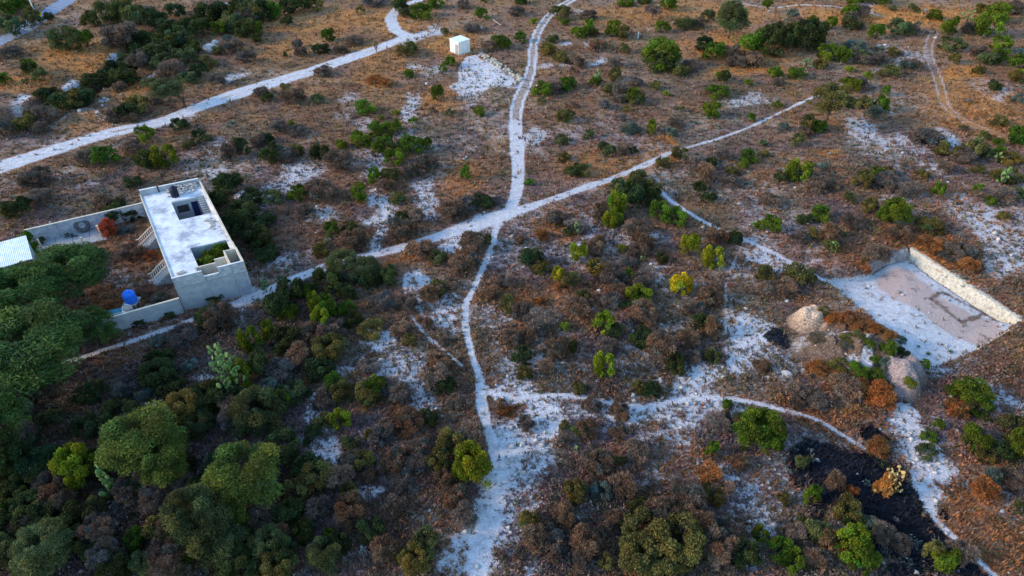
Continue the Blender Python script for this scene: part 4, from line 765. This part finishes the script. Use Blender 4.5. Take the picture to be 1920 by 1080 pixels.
hbox('courtyard_wall', house, m_plaster, (3.45, 3.6, 2.3, 7.75, .08, 3.38)); hbox('courtyard_wall', house, m_plaster, (7.9, 8.05, 3.4, 7.75, .08, 3.38)); hbox('courtyard_wall', house, m_plaster, (3.6, 6.85, 2.1, 2.3, .08, 2.6))
# vents on the roof-room edge
link('vent', MB().lathe([(.22, 0), (.2, .25), (.12, .28)], 12).mesh('vent', m_black), house).location = hx(6.2, 2.2, 2.75)
def xyof(s, t): p = hx(s, t, 0); return p[0], p[1]
# outside stair flights with balustrades on the yard side
for t0, t1, ph in ((15.0, 16.4, 'white balustraded outside stair down to the yard, the farther of two'), (6.3, 7.8, 'white balustraded outside stair down to the yard, the nearer of two')):
    st_ = empty('outside_stair', (0, 0, 0)); tag(st_, ph, 'stairs', 'outside stairs of the house')
    for i in range(8): hbox('step', st_, m_conc, (-1.75+i*.26, -1.75+(i+1)*.26-.004, t0, t1, -.1, .2+i*.2))
    for t in (t0, t1):
        m = MB(); m.box(0, 0, 0, 0, 0, 0); m = MB()
        P = [hx(-2.15, t, 1.15), hx(-1.75, t, 1.2), hx(.30, t, 2.75)]; link('handrail', m.tube(P, .07, 6).mesh('handrail', m_cream), st_)
        P = [hx(-1.75, t, .35), hx(.30, t, 1.9)]; link('bottom_rail', MB().tube(P, .05, 5).mesh('bottom_rail', m_cream), st_)
        for i in range(8):
            s = -1.75+i*.27; z0 = .35+(s+1.75)*.756; link('baluster', MB().tube([hx(s, t, z0), hx(s, t, z0+.42), hx(s, t, z0+.84)], [.04, .065, .04], 6).mesh('baluster', m_white), st_)
# things on the roof
def rockmesh(seed, mat, name='rock', sub=2, amp=.35):
    import bmesh
    bm = bmesh.new(); bmesh.ops.create_icosphere(bm, subdivisions=sub, radius=1)
    r = random.Random(seed); o = [Vector((r.uniform(-1, 1), r.uniform(-1, 1), r.uniform(-1, 1))).normalized() for _ in range(9)]
    for v in bm.verts:
        d = v.co.normalized(); k = 1.
        for q in o: k = min(k, .55+.1*r.random()*amp+.45/max(.2, abs(d.dot(q))+.35)*.8)
        v.co = d*k*(1+amp*.2*r.uniform(-1, 1))
    me = bpy.data.meshes.new(name); bm.to_mesh(me); bm.free(); me.materials.append(mat); return me
RK = [rockmesh(i, m_stone) for i in range(5)]
def pile(name, pts, rad, mat, label, cat, seed=1, flat=.7):
    """many broken pieces joined into one heap"""
    r = random.Random(seed); Vs = []; Fs = []; k = 0
    for p in pts:
        me = RK[r.randrange(5)]; s = r.uniform(*rad); q = Matrix.Rotation(r.random()*6, 3, 'Z') @ Matrix.Rotation(r.uniform(-.6, .6), 3, 'X')
        D = Matrix.Diagonal((s, s*r.uniform(.5, 1), s*flat*r.uniform(.5, 1)))
        for v in me.vertices: Vs.append(tuple(q @ D @ v.co+Vector(p)))
        for f in me.polygons: Fs.append(tuple(a+k for a in f.vertices))
        k += len(me.vertices)
    m = bpy.data.meshes.new(name); m.from_pydata(Vs, [], Fs); m.materials.append(mat); o = link(name, m); return tag(o, label, cat, None, 'stuff')
RKs = RK; RK = [rockmesh(i+20, m_stone, sub=1) for i in range(5)]
rr = random.Random(5)
pts = []
for i in range(150):
    s = rr.triangular(3.3, 8.0, 7.0); t = rr.triangular(21.3, 23.4, 23.2); pts.append(hx(s, t, R_+.05+.75*rr.random()*max(0, (t-21.2)/2.2)*min(1, (s-3)/2)))
pile('rubble_pile', pts, (.10, .30), m_stone, 'heap of pale broken blocks along the back edge of the house roof', 'rubble', 3)
pts = [hx(rr.uniform(6.9, 8.0), rr.uniform(10.6, 13.6), R_+.08) for i in range(40)]
pile('rubble_pile', pts, (.07, .2), m_stone, 'thin scatter of rubble between the two courtyards on the roof', 'rubble', 4)
for (s, t, l, w_, a, z, ph) in ((7.2, 12.6, 1.5, .35, .25, .22, 'pale board lying on rubble between the courtyards'), (7.0, 11.3, 1.1, .14, 1.5, .1, 'short plank nearest the side parapet rubble'), (1.5, 2.6, 1.0, .5, .9, .12, 'pale board lying at the front left of the roof'), (3.0, 1.3, 1.9, .16, .15, .12, 'long white plank leaning beside the front parapet')):
    o = link('board', MB().box(-l/2, l/2, -w_/2, w_/2, 0, .07).mesh('board', m_wood)); o.location = hx(s, t, R_+z); o.rotation_euler = (.08, .1, a); tag(o, ph, 'board')
def tank(name, loc, r, h, mat, label, cat='water tank', lid=None, n=22, bands=3):
    root = empty(name, loc); prof = [(r*.96, 0)]
    for i in range(bands): z = h*.72*(i+1)/bands; prof += [(r, z-h*.72/bands+.03), (r, z-.05), (r*.965, z-.02), (r*.965, z)]
    prof += [(r*.98, h*.76), (r*.72, h*.9), (r*.42, h*.95)]
    link('tank_body', MB().lathe(prof, n).mesh('tank_body', mat, smooth_=False), root)
    l = link('lid', MB().lathe([(r*.4, 0), (r*.4, h*.06), (r*.33, h*.1), (r*.05, h*.11)], n).mesh('lid', lid or mat), root); l.location = (0, 0, h*.95); return tag(root, label, cat)
tank('water_tank', hx(4.65, 21.5, R_+.003), .62, 1.5, m_black, 'black water tank standing on the far end of the house roof')
link('pipe', MB().tube([(0, 0, 0), (0, 0, 1.3)], .05, 6).mesh('pipe', m_white), bpy.data.objects['water_tank']).location = (.66, -.1, 0)
tk = tank('water_tank', (-45.7, 61.8, 1.1), .72, 1.55, m_blue, 'bright blue round water tank behind the yard wall')
std = empty('tank_stand', (-45.7, 61.8, 0)); tag(std, 'block stand under the bright blue tank', 'stand')
for i in range(4): link('leg', MB().box(-.08, .08, -.08, .08, -.1, .95).mesh('leg', m_conc), std).location = (.5*(1 if i % 2 else -1), .5*(1 if i//2 else -1), 0)
link('platform', MB().box(-.8, .8, -.8, .8, .95, 1.1).mesh('platform', m_conc), std)
tank('beige_barrel', (-45.5, 60.35, .02), .55, 1.7, m_beige, 'beige barrel standing in front of the blue tank', 'barrel', bands=2)
tank('white_barrel', (-45.25, 59.1, .02), .42, 1.7, m_white, 'white drum just behind the yard wall', 'barrel', m_white, bands=2)
cr_ = empty('teal_crate', (-46.9, 60.0, .02), .42); tag(cr_, 'teal plastic cistern with a pale rim behind the yard wall', 'cistern')
link('body', MB().box(-.75, .75, -.5, .5, 0, 1.0).mesh('body', m_teal), cr_); link('rim', MB().box(.76, .86, -.52, .52, .0, 1.12).box(-.78, .76, -.56, -.50, .98, 1.06).mesh('rim', m_white), cr_)
# ------------------------------------------------------------------ yard walls
def wall(name, A, B, hgt, label, step=3.6, mat=None, th=.16):
    A = Vector((*A, 0)); B = Vector((*B, 0)); d = B-A; L = d.length; d.normalize(); q = Vector((-d.y, d.x, 0)); root = empty(name, (0, 0, 0)); tag(root, label, 'wall'); n = max(1, round(L/step))
    def lx(a, b_, c): p = A+d*a+q*b_; return (p.x, p.y, c)
    for i in range(n):
        a0, a1 = L*i/n, L*(i+1)/n; link('wall_panel', boxuv(MB().box(a0+.1, a1-.1, -th/2, th/2, -.3, hgt-.06).mesh('wall_panel', mat or m_block, lx)), root)
    for i in range(n+1): a0 = L*i/n; link('column', MB().box(a0-.1, a0+.1, -th/2-.03, th/2+.03, -.3, hgt-.06).mesh('column', m_conc, lx), root)
    link('coping', MB().box(-.12, L+.12, -th/2-.05, th/2+.05, hgt-.06, hgt).mesh('coping', m_cream, lx), root); return root
wall('yard_wall', (-39.45, 60.95), (-63.5, 48.6), 2.3, 'long pale block wall closing the front of the yard beside the path', 4.3, m_plaster)
wall('yard_wall', (-52.3, 81.5), (-65.2, 74.9), 2.3, 'blue-grey block wall behind the patio with a cream coping', 3.4)
# patio
pat = empty('patio', (0, 0, 0)); pat['kind'] = 'structure'; A_ = np.array([-62.9, 72.3]); e1 = np.array([7.5, 3.5])/4; e2 = np.array([-1.75, 3.3])/2
for i in range(4):
    for j in range(2):
        p = [A_+e1*(i+a)+e2*(j+b_) for a, b_ in ((.012, .02), (.988, .02), (.988, .98), (.012, .98))]
        link('concrete_slab', MB().hexa([(q[0], q[1], -.1) for q in p]+[(q[0], q[1], .09+.01*((i+j) % 2)) for q in p]).mesh('concrete_slab', m_conc), pat)
for px, py, h, l in ((83, 473, 2.0, 'white post at the left end of the patio'), (192.6, 447, 2.0, 'white post at the right end of the patio'), (113, 470, 1.1, 'short white post, left of two in the middle of the patio'), (158, 459, 1.1, 'short white post, right of two in the middle of the patio')):
    w = W(px, py, 0); o = link('white_post', MB().box(-.09, .09, -.09, .09, 0, h).box(-.13, .13, -.13, .13, h, h+.06).mesh('white_post', m_cream)); o.location = (w[0], w[1], .09); tag(o, l, 'post', 'patio posts')
ty = empty('tractor_tyre', (-59.35, 77.75, .1+.98), 0); tag(ty, 'big round grey tyre leaning against the patio wall', 'tyre'); ty.rotation_euler = (math.radians(68), 0, math.radians(27))
m = MB(); m.lathe([(.45, -.18), (.9, -.2), (.98, -.1), (.98, .1), (.9, .2), (.45, .18), (.45, -.18)], 26); link('tyre', m.mesh('tyre', m_rubber), ty)
link('hub', MB().lathe([(.44, -.05), (.44, .05), (.16, .1), (.15, .02)], 20).mesh('hub', m_conc), ty)
w_ = W(134, 445, 0); pts = [(w_[0]+rr.gauss(0, .5), w_[1]+rr.gauss(0, .25), .15+rr.random()*.3) for i in range(24)]
pile('dark_scrap_pile', pts, (.1, .25), m_dark, 'dark heap of scrap at the foot of the patio wall left of the tyre', 'scrap', 8)
# tin-roofed shed
sh = empty('tin_roofed_shed', (-60.1, 67.9, 0)); tag(sh, 'shed with a white corrugated metal roof at the left edge', 'shed')
dl = Vector((-.85, -.53, 0)).normalized(); db = Vector((-3.15, 4.57, 0)).normalized(); DB = 5.5
nV = []; nF = []; K = 222
for i in range(K+1):
    a = i/K*7.4; z = .018*math.cos(a*2*math.pi/.2)
    for b_, zz in ((-.1, 2.95), (DB, 3.2)): p = dl*a+db*b_; nV.append((p.x, p.y, zz+z))
for i in range(K): nF.append((2*i, 2*i+1, 2*i+3, 2*i+2))
me = bpy.data.meshes.new('roof'); me.from_pydata(nV, [], nF); me.materials.append(m_tin); link('roof', me, sh)
def sx_(a, b_, c): p = dl*a+db*b_; return (p.x, p.y, c)
link('fascia', MB().box(0, 7.4, -.14, -.11, 2.45, 2.93).mesh('fascia', m_navy, sx_), sh); link('gutter', MB().box(-.05, 7.4, -.24, -.145, 2.86, 2.96).mesh('gutter', m_white, sx_), sh)
link('back_wall', boxuv(MB().box(0.1, 7.4, DB-.2, DB-.05, -.1, 3.1).mesh('back_wall', m_plaster, sx_)), sh); link('side_wall', boxuv(MB().box(.1, .25, .9, DB-.2, -.1, 2.95).mesh('side_wall', m_plaster, sx_)), sh); link('floor', MB().box(.1, 7.4, 0, DB-.2, -.05, .06).mesh('floor', m_dark, sx_), sh)
for a in (.12, 3.6, 7.2): link('post', MB().box(a, a+.16, -.05, .11, -.1, 2.9).mesh('post', m_cream, sx_), sh)
# white hut
hut = empty('block_hut', (-11.08, 144.3, 0)); tag(hut, 'small white flat-roofed block hut beside the pale cleared pad', 'hut'); hu = Vector((.76, .65, 0)).normalized(); hv = Vector((-.69, .72, 0)).normalized()
z_h = float(H(-11.1, 144.3))
def hh(a, b_, c): p = hu*a+hv*b_; return (p.x, p.y, c+z_h)
a0, a1, b0, b1 = -1.45, 1.45, -1.5, 1.5
hut_w = [('front_wall', (a0, a1, b0, b0+.15, -.4, 2.6)), ('back_wall', (a0, a1, b1-.15, b1, -.4, 2.6)), ('side_wall', (a1-.15, a1, b0+.15, b1-.15, -.4, 2.6)), ('side_wall', (a0, a0+.15, b0+.15, b1-.15, -.4, 2.6))]
for n_, b_ in hut_w: link(n_, MB().box(*b_).mesh(n_, m_white, hh), hut)
link('roof', MB().box(a0-.08, a1+.08, b0-.08, b1+.08, 2.6, 2.76).mesh('roof', m_tin, hh), hut); link('door', MB().box(a0-.03, a0+.0, -.1-1.15, -.25, -.1, 2.05).mesh('door', m_conc, hh), hut)
link('corner_column', MB().box(a0-.02, a0+.12, b0-.02, b0+.12, -.4, 2.6).mesh('corner_column', m_cream, hh), hut)
tank('water_tank', hh(-.2, 1.1, 2.762), .32, .85, m_black, 'small black tank on the roof of the white hut', bands=2)
nopal(868, 97, 9, 8, 8, 'small dark bush-like cactus against the front wall of the white hut', seed=31, trunk=False)
# ------------------------------------------------------------------ posts, sign
def marker(px, py, hpx, wm, label):
    X, Y, Z = G([px], [py]); h = hpx/mscale(py)/math.cos(depr(py)); o = link('marker_post', MB().box(-wm, wm, -wm, wm, -.2, h).box(-wm*1.2, wm*1.2, -wm*1.2, wm*1.2, h, h+.05).mesh('marker_post', m_white)); o.location = (X[0], Y[0], Z[0]); tag(o, label, 'post')
marker(1196, 73, 12, .09, 'short white post standing alone among the bushes at the top'); marker(1381, 6, 8, .09, 'tiny white marker post at the top edge beside the ridge track')
X, Y, Z = G([68], [29]); lp = empty('utility_pole', (X[0], Y[0], Z[0])); tag(lp, 'tall white pole beside the paved road, cut by the top edge', 'pole')
link('shaft', MB().tube([(0, 0, -.3), (0, 0, 8.5)], [.13, .09], 8).mesh('shaft', m_white), lp); link('base', MB().box(-.25, .25, -.25, .25, -.2, .25).mesh('base', m_conc), lp); link('cross_arm', MB().box(-.8, .8, -.05, .05, 8.1, 8.22).mesh('cross_arm', m_wood), lp)
X, Y, Z = G([77], [35]); sg = empty('road_sign', (X[0], Y[0], Z[0]), .25); tag(sg, 'yellow round-cornered warning sign with a dark mark beside the white pole', 'road sign')
link('post', MB().box(-.04, .04, -.04, .04, -.2, 1.1).mesh('post', m_conc), sg); k = MB(); pr = []
for q in range(4):
    for e in (-.25, .25): a = math.pi/2*q+e; pr.append((.62*math.cos(a), .62*math.sin(a)))
k.v = [(x_, -.05, 1.15+z_) for x_, z_ in pr]+[(x_, 0, 1.15+z_) for x_, z_ in pr]; k.f = [tuple(range(8))]+[tuple(range(15, 7, -1))]+[(i, i+8, (i+1) % 8+8, (i+1) % 8) for i in range(8)]
link('sign_plate', k.mesh('sign_plate', m_yel), sg); link('curve_mark', MB().box(-.06, .06, -.056, -.053, .85, 1.25).box(.062, .3, -.056, -.053, 1.2, 1.32).mesh('curve_mark', m_black), sg)
# ------------------------------------------------------------------ cut bank, kerb, rubble wall
def bank(name, foot, head, label, mat, zb, seed):
    r = np.random.default_rng(seed); f = np.array(foot); h = np.array(head); n = 34*(len(f)-1); m = 9; tt = np.linspace(0, len(f)-1.001, n); i0 = tt.astype(int); fr = (tt-i0)[:, None]
    i0 = np.minimum(i0, len(f)-2); F_ = f[i0]*(1-fr)+f[i0+1]*fr; j0 = np.minimum(i0, len(h)-2); Hh = h[j0]*(1-fr)+h[j0+1]*fr; d = Hh-F_; d /= np.linalg.norm(d, axis=1, keepdims=True)+1e-6
    rows = []
    rib = .10*np.cumsum(r.normal(size=n))*0+.12*(r.random(n)-.5)+.10*(np.convolve(r.random(n+6), np.ones(7)/7, 'valid')-.5)*3
    for k in range(m+4):
        if k <= m: u = k/m; o = F_+(Hh-F_)*u; z = zb*(1-u)+.10*u; off = (rib*(.5+.5*math.sin(u*3.1))+.05*(r.random(n)-.5))[:, None]; o = o-d*off; zz = np.full(n, z)+.05*(r.random(n)-.5)
        else: u = (k-m)/3; o = Hh+d*(1.5*u); zz = .14-.2*u**1.5+.06*(r.random(n)-.5)
        if k == 0: zz = np.full(n, zb-.25)
        rows.append(np.concatenate([o, (zz if k > m else zz)[:, None]], 1))
    V_ = np.stack(rows, 0).reshape(-1, 3); ix = np.arange((m+4)*n).reshape(m+4, n); Fm = np.stack([ix[:-1, :-1], ix[:-1, 1:], ix[1:, 1:], ix[1:, :-1]], -1).reshape(-1, 4)
    o = link(name, npmesh(name, V_, Fm, None, mat)); return tag(o, label, 'rock bank')
bank('cut_bank', BANK_B, BANK_T, 'long ribbed cream-white limestone bank along the far side of the cleared yard', m_bank, -1.3, 3)
bank('cut_bank', LBANK_B, LBANK_T, 'short grey shaded bank at the far left corner of the cleared yard', m_bankShade, -1.0, 4)  # continuation of the bank, its shade painted as grey
def stonerow(name, P, rad, mat, label, cat, seed, n, wid=.25, hgt=.3):
    r = random.Random(seed); pts = []
    for i in range(n):
        u = r.random()*(len(P)-1); k = int(u); f = u-k; px = P[k][0]*(1-f)+P[k+1][0]*f; py = P[k][1]*(1-f)+P[k+1][1]*f; w = W(px, py); a, b_ = w[0]+r.gauss(0, wid), w[1]+r.gauss(0, wid)
        pts.append((a, b_, float(H(a, b_))+hgt*r.random()))
    return pile(name, pts, rad, mat, label, cat, seed)
stonerow('stone_kerb', [(1908,612),(1870,632),(1832,656)], (.08, .16), m_bank, 'thin line of pale stones edging the cleared yard at the right', 'kerb', 11, 110, .05, .06)
stonerow('rubble_wall', [(903,104),(925,118),(950,134),(978,151)], (.15, .42), m_bank, 'low tumbled rubble wall of pinkish stones beside the hut pad', 'rubble wall', 12, 190, .35, .7)
stonerow('rubble_wall', [(940,160),(905,172),(885,188)], (.1, .25), m_stone, 'thin edge of pale stones at the near side of the hut pad', 'rubble wall', 13, 90, .35, .2)
for i, (px, py, w, l) in enumerate([(396, 84, 34, 'big pale boulder beside the gully'), (404, 76, 18, 'smaller pale boulder resting behind the big one by the gully'), (150, 205, 14, 'pale boulder cluster stone below the gully'), (192, 196, 8, 'small flat white rock by the gully ledge'), (902, 51, 8, 'small white rock behind the hut'), (800, 155, 9, 'white rock on the brown slope left of the hut pad'), (1548, 470, 5, 'little white rock above the cleared yard'), (1630, 495, 7, 'small white rock left of the cleared yard corner'), (1008, 158, 10, 'white rock at the bend of the twin-rut track'), (1762, 325, 10, 'white stone on the grey slope at right, upper of two'), (1777, 340, 9, 'white stone on the grey slope at right, lower of two'), (560, 195, 7, 'small pale stone near the roadside scrub'), (1475, 695, 26, 'low pile of white grit left of the spoil heap')]):
    X, Y, Z = G([px], [py+w*.3]); o = link('boulder', RKs[i % 5]); k = w/mscale(py)/2; o.location = (X[0], Y[0], Z[0]+.1*k); o.scale = (k, k*.8, k*.75 if w != 26 else k*.3); o.rotation_euler = (.2, .1, i); tag(o, l, 'rock')
# dead fallen trunks
for px, py, px2, py2, l in ((925, 38, 940, 50, 'fallen grey dead trunk behind the hut'), (1100, 588, 1112, 582, 'dead grey stump in the brown thicket')):
    A3 = G([px], [py]); B3 = G([px2], [py2]); o = link('dead_trunk', MB().tube([(A3[0][0], A3[1][0], A3[2][0]+.1), (B3[0][0], B3[1][0], B3[2][0]+.3)], [.14, .06], 6).mesh('dead_trunk', m_wood)); tag(o, l, 'dead trunk')
# ------------------------------------------------------------------ spoil heap
LUMPS = [(1517,608,2.1,1.6,2.5,0),(1590,662,5.0,2.8,2.0,0),(1545,650,3.0,2.2,1.3,0),(1605,665,2.2,1.6,2.7,0),(1640,660,2.6,2.2,2.3,0),(1680,712,1.6,2.7,2.35,.2),(1704,698,1.2,2.0,1.7,.3),(1605,700,3.0,1.8,1.3,0),(1570,622,2.6,1.3,2.0,0),(1625,632,2.4,1.3,2.1,0),(1560,700,2.2,1.2,.7,0)]
LW = [(*W(a, b_), rx, ry, h, an) for a, b_, rx, ry, h, an in LUMPS]
def heap(x, y):
    z = np.zeros(np.shape(x))
    for cx, cy, rx, ry, h, an in LW:
        c, s = math.cos(an), math.sin(an); X = x-cx; Y = y-cy; q = ((X*c+Y*s)/rx)**2+((-X*s+Y*c)/ry)**2; z = np.maximum(z, h*(1-sst(.0, 1.7, q**.8)))
    return z*(1+.75*(fbm(x, y, 1.7, 4, 2)-.5))+.4*(fbm(x, y, .6, 2, 3)-.5)*np.clip(z*2, 0, 1)
cx, cy = W(1595, 660); gx, gy = np.meshgrid(np.linspace(cx-9, cx+9, 190), np.linspace(cy-10, cy+7, 190)); hz = heap(gx, gy); gz = H(gx, gy)+hz-.12*(hz < .05)-.02
HX, HY = PXL(gx, gy); base_c = np.ones(gx.shape+(3,))*np.array([.13, .085, .062])
pale = ell(HX, HY, [(1517,606,36,24,1,0)]); gv = ell(HX, HY, [(1682,712,40,48,1,0),(1700,680,30,30,1,0)]); sp = ell(HX, HY, [(1550,640,36,14,.42,0),(1500,650,26,16,.42,0),(1604,648,20,10,.8,0),(1618,688,14,20,.85,0),(1590,690,16,9,.6,0),(1575,640,24,8,.5,0)]); org = ell(HX, HY, [(1600,622,80,14,1,15)])
for k_, cc_ in ((pale, (.50, .375, .29)), (gv, (.26, .21, .215)), (org*.8, (.30, .115, .03))): base_c = base_c*(1-k_[..., None])+np.array(cc_)*k_[..., None]
ww = np.maximum(.2*(1-pale)*(1-gv), sp)*(1-pale)+.16*gv
ix = np.arange(gx.size).reshape(gx.shape); Fh = np.stack([ix[:-1, :-1], ix[:-1, 1:], ix[1:, 1:], ix[1:, :-1]], -1).reshape(-1, 4); kp = hz[:-1, :-1].reshape(-1) > .03
me = npmesh('spoil_heap', np.stack([gx, gy, gz], -1).reshape(-1, 3), Fh[kp], None, m_ground, True)
for an_, ar in (('soil', base_c), ('aux', np.stack([ww, pale*.5, pale*0], -1))):
    a = me.color_attributes.new(an_, 'FLOAT_COLOR', 'POINT'); q = np.ones((gx.size, 4), np.float32); q[:, :3] = ar.reshape(-1, 3); a.data.foreach_set('color', q.ravel())
tag(link('spoil_heap', me), 'lumpy spoil heap with a pale left hump and a grey-violet right hump', 'earth heap')
def onheap(x, y): return float(H(x, y)+heap(np.array([x]), np.array([y]))[0])
pts = []
for i in range(230):
    w = W(rr.gauss(1560, 46), rr.gauss(660, 22)); hz_ = float(heap(np.array([w[0]]), np.array([w[1]]))[0])
    if hz_ > .05: pts.append((w[0], w[1], float(H(*w))+hz_))
pile('heap_stones', pts, (.04, .2), m_heapR, 'loose pale and pink stones strewn over the front slope of the spoil heap', 'stones', 21)['kind'] = 'stuff'
for k, px, py, w, h, z_ in [('O',1600,650,26,.7,0),('G',1622,662,24,.8,0),('B',1530,640,36,.6,0),('P',1575,668,30,.5,0),('B',1660,730,30,.8,0),('R',1575,715,40,.8,0),('R',1560,608,34,.9,0),('R',1585,612,40,1.2,0),('R',1612,620,40,1.1,0),('R',1640,634,36,1.0,0),('R',1660,648,26,.8,0),('O',1540,597,26,.6,0),('G',1655,668,34,1.6,0),('G',1600,712,40,.9,0),('G',1632,716,40,1.0,0),('K',1648,700,30,1.0,0),('O',1580,660,30,.5,0),('R',1540,690,50,.8,0),('O',1570,700,44,.7,0),('G',1635,680,20,.9,0),('R',1610,740,50,.8,0),('G',1722,700,24,.9,0),('Y',1695,738,26,.8,0),('K',1682,640,34,.7,0),('D',1690,668,26,.9,0)]:
    w0 = W(px, py, 1.0 if h > .5 and py < 700 else 0); s = w/mscale(py); style, col, ph = LOOK[k]; nm = 'heap_brush'; me = CR[(style, 1)][rr.randrange(3)]
    o = empty(nm, (w0[0], w0[1], onheap(w0[0], w0[1])-.12)); c_ = link('crown', me, o); c_.scale = (s/2, s/2, h); c_.color = (*[v*(.8+.3*rr.random()) for v in col], 1); q = link('stem', ST[rr.randrange(5)], o); q.scale = (s/2, s/2, h)
    PLANTS.append((o, px, py-8, ph+' on spoil heap', 'brush'))
# plants in the house courtyard and yard
for k, s, t, w, h, z0, ph in [('G', 5.0, 5.0, 1.9, 3.6, .1, 'green leafy vine bush filling the near courtyard, left side'), ('G', 6.9, 6.2, 1.7, 3.6, .1, 'green leafy bush filling the near courtyard, right side'), ('Y', 5.7, 3.6, 1.2, 3.0, .1, 'yellow-green shrub in the near courtyard by its front parapet'), ('R', 5.4, 17.2, 1.3, .5, .1, 'rusty dry weeds on the floor of the far courtyard')]:
    style, col, p_ = LOOK[k]; o = empty('courtyard_bush', hx(s, t, z0)); c_ = link('crown', CR[(style, 1)][rr.randrange(4)], o); c_.scale = (w, w, h); c_.color = (*[v*1.1 for v in col], 1); q = link('stem', ST[1], o); q.scale = (w, w, h); tag(o, ph, 'bush')
for k, px, py, w, h, ph in [('R', 207, 432, 38, 34, 'orange-red twiggy bush at the right end of the patio'), ('G', 62, 462, 30, 44, 'green climbing shrub at the corner of the tin-roofed shed'), ('S', 76, 452, 24, 16, 'blue-green low bush at the left end of the patio wall'), ('O', 130, 492, 50, 18, 'olive bush along the front of the patio'), ('D', 175, 480, 56, 24, 'dark bush along the front right of the patio'), ('O', 90, 505, 50, 30, 'olive-yellow bush in front of the shed'), ('B', 240, 475, 60, 26, 'brown weeds in the middle of the yard'), ('R', 285, 480, 34, 20, 'rust weeds below the farther balustraded stair'), ('P', 300, 560, 40, 24, 'violet-brown dry brush in the yard beside the house corner'), ('B', 275, 545, 40, 24, 'brown brush in the yard right of the blue tank'), ('R', 200, 585, 50, 22, 'rust-orange brush left of the teal cistern'), ('K', 235, 432, 34, 18, 'grey-blue low plants in the yard behind the rust weeds'), ('S', 265, 470, 26, 14, 'small feathery plant between the two outside stairs'), ('G', 150, 505, 60, 34, 'green bush behind the wide feathery yard tree')]:
    style, col, p_ = LOOK[k]; X, Y, Z = G([px], [py+h*.25]); sc_ = mscale(py); wm = w/sc_; o = empty('yard_bush', (X[0], Y[0], Z[0]-.03)); c_ = link('crown', CR[(style, 1)][rr.randrange(4)], o); hm = max(.35*wm, (h/sc_-.3*wm)/.77); c_.scale = (wm/2, wm/2, hm); c_.color = (*[v*(.85+.3*rr.random()) for v in col], 1); q = link('stem', ST[2], o); q.scale = (wm/2, wm/2, hm); tag(o, ph, 'bush')
    if k == 'R' and px == 207: c_.color = (.45, .08, .03, 1)
# ------------------------------------------------------------------ labels of the plants
ORD = ['nearest', 'second nearest', 'third nearest', 'fourth nearest', 'fifth nearest', 'sixth nearest', 'seventh nearest', 'eighth nearest', 'ninth nearest', 'tenth nearest', 'eleventh nearest', 'twelfth nearest', 'thirteenth nearest', 'fourteenth nearest', 'fifteenth nearest', 'sixteenth nearest', 'seventeenth nearest', 'eighteenth nearest', 'nineteenth nearest', 'twentieth nearest']
cl_ = {}; byph = {}
for rec in PLANTS: byph.setdefault(rec[3], []).append(rec)
for ph, L in byph.items():
    if len(L) == 1: tag(L[0][0], ph if len(ph.split()) > 3 else ph+' among the dry scrub', L[0][4]); L[0][0]['done'] = 1
for o, px, py, ph, cat in PLANTS:
    if 'done' in o: del o['done']; continue
    y_ = lambda b_: b_*1.0
    best = min(LMK, key=lambda l: math.hypot((px-l[1]), (py-l[2])*1.25)/(.5+(l[2]+534)/1400)); dx, dy = px-best[1], (py-best[2])*1.25
    if math.hypot(dx, dy) < 14: di = 'beside'
    else: di = ('right of' if dx > 0 else 'left of') if abs(dx) > abs(dy) else ('in front of' if dy > 0 else 'behind')
    cl_.setdefault((ph, di, best[0]), []).append((math.hypot(dx, dy), o, cat))
GRP = {'shrub': 'scattered green shrubs', 'bush': 'scattered dry bushes', 'cactus': 'prickly pears', 'agave': 'agave rosettes', 'tree': 'scattered trees', 'brush': 'brush on the spoil heap'}
for (ph, di, lm), L in cl_.items():
    L.sort(key=lambda q: q[0])
    for i, (d_, o, cat) in enumerate(L): tag(o, f'{ph} {di} {lm}' + (f', {ORD[min(i, 19)]}' if len(L) > 1 else ''), cat, GRP.get(cat))
for rec in PLANTS:
    if 'group' not in rec[0] and rec[4] in GRP: rec[0]['group'] = GRP[rec[4]]
